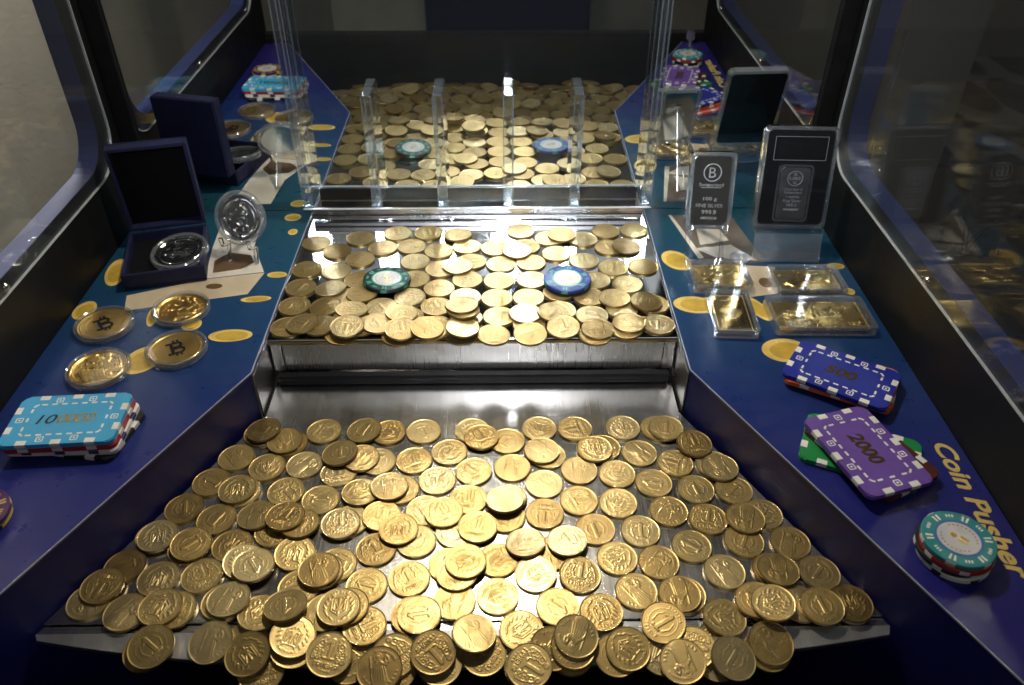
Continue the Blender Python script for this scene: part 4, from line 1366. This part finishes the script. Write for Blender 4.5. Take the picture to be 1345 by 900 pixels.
# ================================================================== THE COINS
def coin_relief(kind):
    r = Relief(res=240)
    for k in range(72):
        a = 2 * math.pi * k / 72
        r.disc(0.885 * math.cos(a), 0.885 * math.sin(a), 0.018, 0.35)
    if kind == 'N':
        r.stroke([(0.02, .62), (0.02, -.16)], .10)
        r.stroke([(-.02, .60), (-.20, .42)], .07, 1, .03)
        r.stroke([(-.20, -.20), (.24, -.20)], .055)
        r.text('ГРИВНЯ', 0, -.50, 1.05)
        for s in (-1, 1):
            for cx, cy, q in ((.46, .38, .15), (.60, .06, .13), (.40, .02, .10), (.36, .66, .09), (.66, -.22, .09), (.45, -.22, .08)):
                r.ring(q, .034, .8, s * cx, cy)
                r.disc(s * cx, cy, .05, .7)
            r.stroke([(s * .28, -.18), (s * .38, .15), (s * .30, .5)], .03, .7)
            r.stroke([(s * .75, -.1), (s * .66, .25), (s * .5, .55)], .03, .7)
        r.arc_text('1996', .76, .12, -math.pi / 2, False)
    elif kind == 'n':
        r.ring(.66, .014, .5)
        r.stroke([(0.03, .46), (0.03, -.40)], .10)
        r.stroke([(0.0, .44), (-.20, .28)], .065, 1, .03)
        r.stroke([(-.16, -.42), (.22, -.42)], .05)
        r.arc_text('ГРИВНЯ', .765, .135, -math.pi / 2, False)
        r.arc_text('УКРАЇНА', .765, .12, math.pi / 2, True)
        for s in (-1, 1):
            r.stroke([(s * .35, -.3), (s * .46, 0), (s * .34, .32)], .04, .55, .02)
    elif kind == 'A':
        r.stroke([(-.34, .44), (.34, .44), (.34, -.22), (0, -.46), (-.34, -.22), (-.34, .44)], .03, .8)
        for s in (-1, 1):
            r.stroke([(s * .24, .34), (s * .24, -.16), (s * .05, -.20)], .045)
            r.stroke([(s * .24, .34), (s * .12, .12), (s * .06, -.10), (s * .12, -.26)], .03)
        r.stroke([(0, .36), (0, -.36)], .055)
        for s in (-1, 1):
            for q in range(7):
                a = R(-60 + q * 20)
                cx, cy = s * .64 * math.cos(a), .64 * math.sin(a) - .02
                r.stroke([(cx - .05 * s, cy - .07), (cx + .05 * s, cy + .06)], .055, .8, .03)
        r.arc_text('УКРАЇНА', .755, .125, math.pi / 2, True)
        r.arc_text('2003', .77, .11, -math.pi / 2, False)
    else:
        r.stroke([(-.02, .30), (-.06, -.66)], .15, .8, .34)
        r.disc(-.02, .50, .13, 1.0)
        r.ring(.17, .03, .6, -.02, .50)
        r.stroke([(.05, .25), (.30, .10), (.34, .22)], .075, .95, .05)
        r.stroke([(.28, .22), (.42, .22), (.42, .40), (.35, .50), (.28, .40), (.28, .22)], .05, .9)
        r.stroke([(-.12, .22), (-.34, .02), (-.36, -.1)], .07, .95, .05)
        r.stroke([(-.36, .55), (-.38, -.62)], .026, .9)
        for q in range(6):
            r.stroke([(-.22 + q * .085, .05), (-.36 + q * .13, -.62)], .022, 1.0)
        for q in range(22):
            a = R(20 + q * 7.5) if q < 11 else R(200 + (q - 11) * 14)
            r.stroke([(.72 * math.cos(a), .72 * math.sin(a)), (.80 * math.cos(a + .03), .80 * math.sin(a + .03))], .024, .7)
    return r.blur(1)

COIN_ME = {k: disc_mesh('brass_coin_' + k, coin_relief(k), 0.013, 0.00185, 0.00017, 'brass', 46, 132, 0.035) for k in 'NnAP'}
FACE = {'N': 'ornate numeral 1', 'n': 'plain ringed numeral 1', 'A': 'trident shield', 'P': 'robed figure'}
# field (L lower playfield, U upper deck), face, then in millimetres x, y, height of the underside, slopes in x and y, layer
COINS = [
    ('L', 'n', -126.5, -441.1, -2.30, -0.000, 0.176, -1),
    ('L', 'N', -114.3, -457.5, -3.57, -0.042, 0.195, -1),
    ('L', 'N', -127.1, -361.4, 0.00, 0.000, 0.000, -1),
    ('L', 'P', -79.1, -353.3, 0.00, 0.000, 0.000, -1),
    ('L', 'P', 54.4, -381.0, 0.00, 0.000, 0.000, -1),
    ('L', 'n', -98.7, -444.5, -0.82, -0.137, 0.092, -1),
    ('L', 'A', -65.6, -452.0, -4.23, 0.000, 0.176, -1),
    ('L', 'A', -39.4, -456.3, -4.99, -0.000, 0.176, -1),
    ('L', 'A', 179.1, -419.3, 0.00, 0.000, 0.000, -1),
    ('L', 'N', 145.7, -444.9, -2.97, -0.000, 0.176, -1),
    ('U', 'A', -105.8, -153.4, 42.80, 0.000, 0.000, -1),
    ('U', 'N', -99.6, -180.3, 42.80, 0.000, 0.000, -1),
    ('U', 'A', -102.0, -203.7, 43.62, 0.000, 0.100, -1),
    ('U', 'P', -88.3, -197.2, 45.99, -0.099, -0.013, -1),
    ('U', 'A', -57.7, -206.3, 42.80, 0.000, 0.000, -1),
    ('U', 'A', -9.1, -205.2, 42.80, 0.000, 0.000, -1),
    ('L', 'P', -169.3, -294.1, 0.00, 0.000, 0.000, 0),
    ('L', 'n', -180.8, -317.6, 0.00, 0.000, 0.000, 0),
    ('L', 'N', -156.5, -327.3, 0.00, 0.000, 0.000, 0),
    ('L', 'n', -192.3, -341.1, 0.00, 0.000, 0.000, 0),
    ('L', 'n', -168.0, -350.8, 0.00, 0.000, 0.000, 0),
    ('L', 'P', -141.6, -348.7, 1.26, 0.072, -0.065, 0),
    ('L', 'P', -203.7, -364.6, 0.00, 0.000, 0.000, 0),
    ('L', 'A', -179.5, -374.2, 0.00, 0.000, 0.000, 0),
    ('L', 'A', -151.8, -372.8, 0.00, 0.000, 0.000, 0),
    ('L', 'n', -215.2, -388.1, 0.00, 0.000, 0.000, 0),
    ('L', 'P', -227.6, -413.3, 0.00, 0.000, 0.000, 0),
    ('L', 'A', -190.9, -397.7, 0.00, 0.000, 0.000, 0),
    ('L', 'P', -202.7, -421.3, 0.00, 0.000, 0.000, 0),
    ('L', 'N', -173.9, -420.0, 0.00, 0.000, 0.000, 0),
    ('L', 'N', -164.5, -395.6, 0.00, 0.000, 0.000, 0),
    ('L', 'N', -146.5, -414.7, 0.00, 0.000, 0.000, 0),
    ('L', 'A', -122.0, -423.6, 1.30, -0.040, -0.092, 0),
    ('L', 'A', -183.3, -444.4, -2.89, -0.000, 0.176, 0),
    ('L', 'P', -146.6, -440.8, -1.05, 0.093, 0.172, 0),
    ('L', 'A', -157.0, -269.0, 0.00, 0.000, 0.000, 0),
    ('L', 'A', -133.5, -280.3, 0.00, 0.000, 0.000, 0),
    ('L', 'N', -110.6, -267.6, 0.00, 0.000, 0.000, 0),
    ('L', 'A', -62.3, -269.4, 0.00, 0.000, 0.000, 0),
    ('L', 'n', -36.2, -268.7, 0.00, 0.000, 0.000, 0),
    ('L', 'A', 0.0, -268.2, 0.00, 0.000, 0.000, 0),
    ('L', 'n', -66.8, -299.2, 0.00, 0.000, 0.000, 0),
    ('L', 'N', -93.1, -310.1, 0.00, 0.000, 0.000, 0),
    ('L', 'N', -40.7, -298.6, 0.00, 0.000, 0.000, 0),
    ('L', 'A', -15.8, -290.6, 0.00, 0.000, 0.000, 0),
    ('L', 'N', 2.2, -309.6, 0.00, 0.000, 0.000, 0),
    ('L', 'A', -23.0, -318.2, 0.00, 0.000, 0.000, 0),
    ('L', 'A', -145.0, -303.8, 0.00, 0.000, 0.000, 0),
    ('L', 'P', -118.8, -302.0, 0.00, 0.000, 0.000, 0),
    ('L', 'N', -126.6, -327.0, 0.00, 0.000, 0.000, 0),
    ('L', 'n', -101.5, -334.8, 0.00, 0.000, 0.000, 0),
    ('L', 'A', -75.1, -329.0, 0.98, -0.011, -0.075, 0),
    ('L', 'n', -47.9, -326.3, 0.00, 0.000, 0.000, 0),
    ('L', 'N', -58.0, -350.4, 1.14, -0.087, -0.013, 0),
    ('L', 'N', -29.5, -344.9, 0.00, 0.000, 0.000, 0),
    ('L', 'N', -0.8, -335.6, 0.00, 0.000, 0.000, 0),
    ('L', 'n', 26.2, -279.6, 0.00, 0.000, 0.000, 0),
    ('L', 'A', 50.1, -266.8, 0.00, 0.000, 0.000, 0),
    ('L', 'N', 76.9, -267.1, 0.00, 0.000, 0.000, 0),
    ('L', 'n', 55.3, -294.7, 0.00, 0.000, 0.000, 0),
    ('L', 'A', 112.9, -266.5, 0.00, 0.000, 0.000, 0),
    ('L', 'A', 139.1, -267.4, 0.00, 0.000, 0.000, 0),
    ('L', 'P', 96.0, -287.3, 0.00, 0.000, 0.000, 0),
    ('L', 'P', 121.7, -293.1, 0.00, 0.000, 0.000, 0),
    ('L', 'N', 146.0, -303.3, 0.00, 0.000, 0.000, 0),
    ('L', 'P', 29.5, -306.4, 0.00, 0.000, 0.000, 0),
    ('L', 'P', 76.8, -309.6, 0.00, 0.000, 0.000, 0),
    ('L', 'A', 103.2, -313.3, 0.00, 0.000, 0.000, 0),
    ('L', 'n', 127.8, -322.2, 0.00, 0.000, 0.000, 0),
    ('L', 'n', 156.0, -328.3, 0.00, 0.000, 0.000, 0),
    ('L', 'A', 51.4, -322.2, 0.00, 0.000, 0.000, 0),
    ('L', 'N', 24.6, -351.2, 0.00, 0.000, 0.000, 0),
    ('L', 'N', 74.4, -337.6, 0.00, 0.000, 0.000, 0),
    ('L', 'A', 100.9, -340.0, 0.00, 0.000, 0.000, 0),
    ('L', 'P', 134.1, -347.5, 0.00, 0.000, 0.000, 0),
    ('L', 'N', 50.6, -348.7, 0.00, 0.000, 0.000, 0),
    ('L', 'N', 159.3, -354.4, 0.00, 0.000, 0.000, 0),
    ('L', 'n', 83.4, -362.2, 0.00, 0.000, 0.000, 0),
    ('L', 'n', 112.8, -364.1, 0.00, 0.000, 0.000, 0),
    ('L', 'N', -58.7, -376.9, 0.00, 0.000, 0.000, 0),
    ('L', 'n', -33.3, -370.8, 0.00, 0.000, 0.000, 0),
    ('L', 'N', -35.4, -399.5, 0.00, 0.000, 0.000, 0),
    ('L', 'n', -11.3, -389.4, 0.00, 0.000, 0.000, 0),
    ('L', 'N', -8.2, -363.4, 0.00, 0.000, 0.000, 0),
    ('L', 'A', 19.4, -386.1, 0.00, 0.000, 0.000, 0),
    ('L', 'A', 43.0, -397.4, 1.21, 0.056, 0.075, 0),
    ('L', 'N', 70.4, -398.4, 1.02, -0.053, 0.058, 0),
    ('L', 'P', -6.6, -415.9, 0.00, 0.000, 0.000, 0),
    ('L', 'A', 19.4, -412.8, 0.00, 0.000, 0.000, 0),
    ('L', 'n', 55.2, -420.5, 0.00, 0.000, 0.000, 0),
    ('L', 'A', -31.0, -425.2, 0.00, 0.000, 0.000, 0),
    ('L', 'n', -61.1, -404.2, 0.00, 0.000, 0.000, 0),
    ('L', 'A', -109.9, -379.9, 0.96, -0.050, 0.055, 0),
    ('L', 'A', -82.1, -388.5, 0.00, 0.000, 0.000, 0),
    ('L', 'N', -102.5, -404.9, 0.00, 0.000, 0.000, 0),
    ('L', 'P', -83.3, -422.6, 0.00, 0.000, 0.000, 0),
    ('L', 'N', -58.8, -431.9, -0.03, 0.000, 0.007, 0),
    ('L', 'N', -39.8, -449.8, -1.98, 0.000, 0.176, 0),
    ('L', 'A', -14.0, -454.0, -3.63, -0.073, 0.171, 0),
    ('L', 'N', 11.5, -448.3, -3.59, 0.000, 0.176, 0),
    ('L', 'A', 95.0, -385.6, 0.00, 0.000, 0.000, 0),
    ('L', 'P', 121.0, -389.0, 0.00, 0.000, 0.000, 0),
    ('L', 'P', 103.9, -410.2, 0.00, 0.000, 0.000, 0),
    ('L', 'A', 133.1, -413.0, 0.00, 0.000, 0.000, 0),
    ('L', 'A', 81.2, -424.4, 0.00, 0.000, 0.000, 0),
    ('L', 'A', 36.3, -456.6, -5.04, -0.000, 0.176, 0),
    ('L', 'A', 61.7, -449.2, -3.73, 0.000, 0.176, 0),
    ('L', 'n', 87.9, -449.7, -3.83, 0.000, 0.176, 0),
    ('L', 'A', 114.0, -449.1, -3.73, 0.000, 0.176, 0),
    ('L', 'A', 173.5, -304.6, 0.00, 0.000, 0.000, 0),
    ('L', 'n', 182.2, -329.3, 0.00, 0.000, 0.000, 0),
    ('L', 'A', 197.0, -350.8, 0.00, 0.000, 0.000, 0),
    ('L', 'n', 178.8, -373.0, 0.00, 0.000, 0.000, 0),
    ('L', 'P', 208.5, -374.3, 0.00, 0.000, 0.000, 0),
    ('L', 'n', 144.0, -376.7, 0.00, 0.000, 0.000, 0),
    ('L', 'P', 161.0, -396.6, 0.00, 0.000, 0.000, 0),
    ('L', 'A', 191.7, -395.8, 0.00, 0.000, 0.000, 0),
    ('L', 'n', 220.0, -397.8, 0.00, 0.000, 0.000, 0),
    ('L', 'A', 153.6, -429.4, 0.78, -0.052, -0.031, 0),
    ('L', 'P', 200.3, -420.5, 1.14, -0.088, 0.004, 0),
    ('L', 'N', 231.5, -421.3, 0.00, 0.000, 0.000, 0),
    ('L', 'N', 175.6, -447.8, -3.48, -0.000, 0.176, 0),
    ('L', 'A', 144.4, -453.9, -2.69, -0.000, 0.176, 0),
    ('U', 'P', -146.4, -65.0, 42.80, 0.000, 0.000, 0),
    ('U', 'P', -125.1, -80.1, 42.80, 0.000, 0.000, 0),
    ('U', 'N', -107.4, -56.9, 42.80, 0.000, 0.000, 0),
    ('U', 'N', -102.7, -93.7, 42.80, 0.000, 0.000, 0),
    ('U', 'A', -84.9, -74.6, 42.80, 0.000, 0.000, 0),
    ('U', 'N', -73.8, -48.5, 42.80, 0.000, 0.000, 0),
    ('U', 'P', -58.9, -72.3, 42.80, 0.000, 0.000, 0),
    ('U', 'n', -45.5, -47.9, 42.80, 0.000, 0.000, 0),
    ('U', 'A', -146.4, -110.0, 42.80, 0.000, 0.000, 0),
    ('U', 'P', -120.4, -112.9, 42.80, 0.000, 0.000, 0),
    ('U', 'P', -53.4, -97.9, 42.80, 0.000, 0.000, 0),
    ('U', 'n', -146.4, -138.0, 42.80, 0.000, 0.000, 0),
    ('U', 'N', -120.5, -141.8, 44.09, 0.080, -0.059, 0),
    ('U', 'n', -98.7, -127.4, 42.80, 0.000, 0.000, 0),
    ('U', 'N', -51.6, -126.1, 42.80, 0.000, 0.000, 0),
    ('U', 'A', -146.4, -165.1, 42.80, 0.000, 0.000, 0),
    ('U', 'P', -120.4, -167.9, 44.16, 0.096, 0.028, 0),
    ('U', 'n', -75.2, -167.8, 42.80, 0.000, 0.000, 0),
    ('U', 'N', -53.3, -153.4, 42.80, 0.000, 0.000, 0),
    ('U', 'A', -52.7, -181.1, 43.74, -0.017, -0.071, 0),
    ('U', 'P', -146.4, -193.8, 42.80, 0.000, 0.000, 0),
    ('U', 'n', -119.7, -195.6, 45.57, 0.100, -0.008, 0),
    ('U', 'n', -74.9, -194.9, 46.50, -0.099, -0.014, 0),
    ('U', 'N', -8.8, -72.7, 42.80, 0.000, 0.000, 0),
    ('U', 'P', -33.9, -80.2, 42.80, 0.000, 0.000, 0),
    ('U', 'n', -30.6, -110.6, 42.80, 0.000, 0.000, 0),
    ('U', 'N', -3.9, -98.7, 42.80, 0.000, 0.000, 0),
    ('U', 'N', -6.6, -127.6, 42.80, 0.000, 0.000, 0),
    ('U', 'P', -30.0, -140.6, 42.80, 0.000, 0.000, 0),
    ('U', 'A', -7.5, -154.0, 42.80, 0.000, 0.000, 0),
    ('U', 'N', -30.5, -167.2, 42.80, 0.000, 0.000, 0),
    ('U', 'P', -5.6, -184.7, 43.97, -0.013, -0.089, 0),
    ('U', 'N', -30.0, -194.1, 43.83, 0.068, -0.041, 0),
    ('U', 'n', 17.1, -76.1, 42.80, 0.000, 0.000, 0),
    ('U', 'P', 21.9, -103.4, 42.80, 0.000, 0.000, 0),
    ('U', 'A', 20.3, -129.5, 42.80, 0.000, 0.000, 0),
    ('U', 'N', 18.6, -155.5, 42.80, 0.000, 0.000, 0),
    ('U', 'P', 20.7, -181.5, 42.80, 0.000, 0.000, 0),
    ('U', 'A', 16.0, -207.2, 43.76, -0.074, 0.006, 0),
    ('U', 'N', 44.5, -73.8, 42.80, 0.000, 0.000, 0),
    ('U', 'n', 40.3, -45.8, 42.80, 0.000, 0.000, 0),
    ('U', 'n', 48.4, -100.9, 42.80, 0.000, 0.000, 0),
    ('U', 'n', 48.2, -128.4, 42.80, 0.000, 0.000, 0),
    ('U', 'N', 44.8, -155.0, 42.80, 0.000, 0.000, 0),
    ('U', 'A', 44.1, -193.1, 42.80, 0.000, 0.000, 0),
    ('U', 'n', 66.2, -59.1, 42.80, 0.000, 0.000, 0),
    ('U', 'P', 97.6, -61.2, 42.80, 0.000, 0.000, 0),
    ('U', 'n', 71.4, -86.3, 42.80, 0.000, 0.000, 0),
    ('U', 'N', 95.3, -98.7, 42.80, 0.000, 0.000, 0),
    ('U', 'n', 119.9, -46.7, 42.80, 0.000, 0.000, 0),
    ('U', 'P', 146.4, -45.5, 42.80, 0.000, 0.000, 0),
    ('U', 'N', 119.7, -76.2, 42.80, 0.000, 0.000, 0),
    ('U', 'n', 119.7, -110.3, 42.80, 0.000, 0.000, 0),
    ('U', 'P', 146.2, -108.5, 42.80, 0.000, 0.000, 0),
    ('U', 'N', 102.3, -129.8, 42.80, 0.000, 0.000, 0),
    ('U', 'N', 129.0, -136.2, 42.80, 0.000, 0.000, 0),
    ('U', 'A', 69.9, -147.8, 42.80, 0.000, 0.000, 0),
    ('U', 'P', 95.0, -154.9, 42.80, 0.000, 0.000, 0),
    ('U', 'n', 146.4, -166.1, 42.80, 0.000, 0.000, 0),
    ('U', 'P', 119.9, -173.0, 42.80, 0.000, 0.000, 0),
    ('U', 'A', 69.9, -173.9, 42.80, 0.000, 0.000, 0),
    ('U', 'n', 95.0, -181.1, 42.80, 0.000, 0.000, 0),
    ('U', 'A', 94.9, -207.2, 42.80, 0.000, 0.000, 0),
    ('U', 'A', 119.9, -199.4, 42.80, 0.000, 0.000, 0),
    ('U', 'n', 146.4, -193.8, 42.80, 0.000, 0.000, 0),
    ('L', 'A', -160.2, -326.0, 1.87, 0.000, 0.000, 1),
    ('L', 'A', -201.6, -365.7, 1.87, 0.000, 0.000, 1),
    ('L', 'n', -177.5, -373.2, 2.80, -0.070, 0.036, 1),
    ('L', 'N', -222.8, -403.7, 1.87, 0.000, 0.000, 1),
    ('L', 'A', -182.2, -419.1, 1.87, 0.000, 0.000, 1),
    ('L', 'A', -140.8, -386.3, 1.41, -0.084, 0.069, 1),
    ('L', 'P', -142.5, -414.9, 2.85, 0.049, -0.057, 1),
    ('L', 'n', -179.5, -444.4, 1.24, -0.029, 0.198, 1),
    ('L', 'A', -122.8, -449.9, 1.36, 0.066, 0.189, 1),
    ('L', 'P', -137.2, -279.1, 1.87, 0.000, 0.000, 1),
    ('L', 'n', -80.6, -268.2, 1.32, 0.102, -0.005, 1),
    ('L', 'N', 7.0, -276.9, 1.87, 0.000, 0.000, 1),
    ('L', 'A', -78.7, -297.2, 1.87, 0.000, 0.000, 1),
    ('L', 'A', -111.1, -357.1, 2.87, -0.017, -0.076, 1),
    ('L', 'N', -84.3, -356.7, 1.87, 0.000, 0.000, 1),
    ('L', 'P', -55.5, -325.2, 2.53, -0.033, -0.039, 1),
    ('L', 'A', -45.6, -362.4, 2.54, -0.052, 0.004, 1),
    ('L', 'N', -16.7, -348.2, 1.87, 0.000, 0.000, 1),
    ('L', 'P', 51.1, -291.4, 1.87, 0.000, 0.000, 1),
    ('L', 'n', 144.9, -268.8, 1.87, 0.000, 0.000, 1),
    ('L', 'A', 89.4, -290.0, 1.87, 0.000, 0.000, 1),
    ('L', 'N', 162.7, -286.2, 2.84, -0.056, 0.051, 1),
    ('L', 'A', 26.1, -335.9, 1.58, -0.010, -0.122, 1),
    ('L', 'N', -6.1, -396.9, 1.87, 0.000, 0.000, 1),
    ('L', 'N', 6.0, -360.7, 1.87, 0.000, 0.000, 1),
    ('L', 'A', 37.2, -374.4, 2.30, 0.030, -0.159, 1),
    ('L', 'n', 64.1, -373.5, 2.66, 0.029, -0.086, 1),
    ('L', 'n', -26.9, -426.2, 1.87, 0.000, 0.000, 1),
    ('L', 'n', -89.7, -394.4, 1.92, -0.002, 0.005, 1),
    ('L', 'A', -70.5, -419.9, 1.90, 0.003, 0.001, 1),
    ('L', 'A', -98.8, -440.3, 3.38, -0.172, 0.103, 1),
    ('L', 'N', -76.4, -450.8, 1.30, -0.082, 0.182, 1),
    ('L', 'P', -47.2, -458.2, -1.59, 0.000, 0.176, 1),
    ('L', 'N', -17.5, -449.9, 1.24, -0.078, 0.184, 1),
    ('L', 'P', 5.5, -438.7, 1.88, -0.123, -0.051, 1),
    ('L', 'P', 129.7, -413.7, 1.87, 0.000, 0.000, 1),
    ('L', 'A', 33.1, -435.8, -0.23, -0.028, 0.067, 1),
    ('L', 'P', 50.6, -447.5, -0.36, -0.089, 0.179, 1),
    ('L', 'A', 94.4, -447.4, -1.56, -0.000, 0.176, 1),
    ('L', 'N', 131.4, -448.3, -0.00, 0.119, 0.120, 1),
    ('L', 'P', 176.7, -309.3, 1.87, 0.000, 0.000, 1),
    ('L', 'P', 183.7, -355.4, 1.87, 0.000, 0.000, 1),
    ('L', 'P', 194.1, -397.3, 2.80, -0.006, -0.071, 1),
    ('L', 'n', 175.0, -419.3, 3.04, 0.092, -0.044, 1),
    ('L', 'A', 231.4, -421.2, 1.87, 0.000, 0.000, 1),
    ('L', 'P', 177.4, -445.2, -0.71, 0.002, 0.200, 1),
    ('L', 'n', 152.8, -455.7, 1.22, -0.131, 0.151, 1),
    ('U', 'P', -93.5, -149.9, 44.67, 0.000, 0.000, 1),
    ('U', 'A', -97.5, -177.3, 47.77, -0.053, -0.085, 1),
    ('U', 'N', -57.2, -181.1, 46.66, -0.073, -0.068, 1),
    ('U', 'N', -133.7, -193.3, 46.02, 0.100, -0.008, 1),
    ('U', 'N', -97.0, -202.1, 49.70, 0.012, 0.099, 1),
    ('U', 'N', -55.0, -204.6, 48.41, -0.030, 0.095, 1),
    ('U', 'N', -32.5, -207.2, 49.11, -0.070, 0.072, 1),
    ('U', 'A', -17.8, -53.8, 43.96, 0.038, -0.081, 1),
    ('U', 'A', -15.6, -108.4, 44.67, 0.000, 0.000, 1),
    ('U', 'P', -7.9, -204.1, 49.23, -0.100, 0.008, 1),
    ('U', 'P', 36.3, -83.4, 44.67, 0.000, 0.000, 1),
    ('U', 'n', 41.5, -180.0, 44.67, 0.000, 0.000, 1),
    ('U', 'P', 44.5, -207.2, 44.56, 0.000, 0.100, 1),
    ('U', 'A', 78.0, -55.4, 44.67, 0.000, 0.000, 1),
    ('U', 'A', 135.3, -76.1, 44.41, -0.100, -0.005, 1),
    ('U', 'A', 115.4, -159.2, 44.67, 0.000, 0.000, 1),
    ('U', 'A', 140.3, -165.7, 45.61, -0.070, 0.018, 1),
    ('U', 'n', 64.0, -180.2, 45.74, -0.083, 0.004, 1),
    ('U', 'N', 70.5, -201.8, 47.08, 0.020, 0.098, 1),
    ('U', 'P', 97.5, -201.7, 44.67, 0.000, 0.000, 1),
    ('U', 'n', 122.9, -193.9, 44.67, 0.000, 0.000, 1),
    ('L', 'N', -155.0, -268.4, 3.03, 0.077, -0.047, 1),
    ('L', 'n', -106.5, -421.8, 6.06, 0.038, -0.196, 1),
    ('L', 'N', 37.3, -458.6, 0.61, 0.079, 0.184, 1),
    ('L', 'n', 116.8, -432.9, 2.04, 0.122, 0.125, 1),
    ('L', 'n', 212.8, -424.1, 3.52, 0.037, 0.009, 1),
    ('U', 'A', -8.0, -183.8, 50.86, -0.015, -0.099, 1),
    ('L', 'n', -133.2, -390.9, 3.80, -0.038, -0.035, 2),
    ('L', 'n', -94.6, -293.4, 3.28, 0.129, -0.046, 2),
    ('L', 'N', -121.2, -352.5, 4.56, -0.017, -0.076, 2),
    ('L', 'P', 24.0, -339.2, 3.87, -0.010, -0.122, 2),
    ('L', 'A', -0.7, -389.5, 3.74, 0.000, 0.000, 2),
    ('L', 'P', -91.6, -394.8, 3.80, -0.002, 0.005, 2),
    ('L', 'A', -75.1, -421.5, 3.76, 0.003, 0.001, 2),
    ('L', 'N', 62.5, -447.1, 0.52, -0.089, 0.179, 2),
    ('L', 'P', 124.0, -457.4, 1.31, 0.121, 0.159, 2),
    ('L', 'A', 183.4, -423.2, 5.85, 0.092, -0.044, 2),
    ('U', 'P', -34.6, -207.2, 51.13, -0.070, 0.072, 2),
    ('U', 'n', -9.3, -179.1, 52.28, -0.015, -0.099, 2),
    ('L', 'P', 64.6, -441.9, 3.12, -0.089, 0.179, 3),
]
random.seed(21)
for fld, face, x, y, z, sb_, sc_y, layer in COINS:
    o = bpy.data.objects.new('brass_coin', COIN_ME[face])
    COL.objects.link(o)
    o.location = (x * mmm, y * mmm, z * mmm + 0.00003)
    o.rotation_euler = tilt_euler(sb_, sc_y, random.choice((0, 0, math.pi)) + random.gauss(0, 0.7))
    if fld == 'L':
        if y < -424:
            where = 'on the front lip'
        elif abs(x) > 161.7 + 0.489 * max(-248 - y, 0) - 34:
            where = 'by the wall below the ' + ('light blue plaque' if x < 0 else 'purple plaque')
        elif y > -285:
            where = 'near the black wiper strip'
        else:
            where = 'amid the lower playfield'
        if layer > 0:
            where = 'on others ' + where
    else:
        dg, db = math.hypot(x + 74.5, y + 132), math.hypot(x - 77.9, y + 135)
        if y < -185:
            where = 'at the rolled front edge of the deck'
        elif y > -75:
            where = 'by the chute rail on the deck'
        elif min(dg, db) < 45:
            where = 'around the ' + ('green' if dg < db else 'blue') + ' chip on the deck'
        else:
            where = 'amid the sliding deck'
        if layer > 0:
            where = 'on others ' + where
    tag(o, 'brass coin, ' + FACE[face] + ', ' + where, 'coin', 'coins with ' + FACE[face] + ' ' + where)
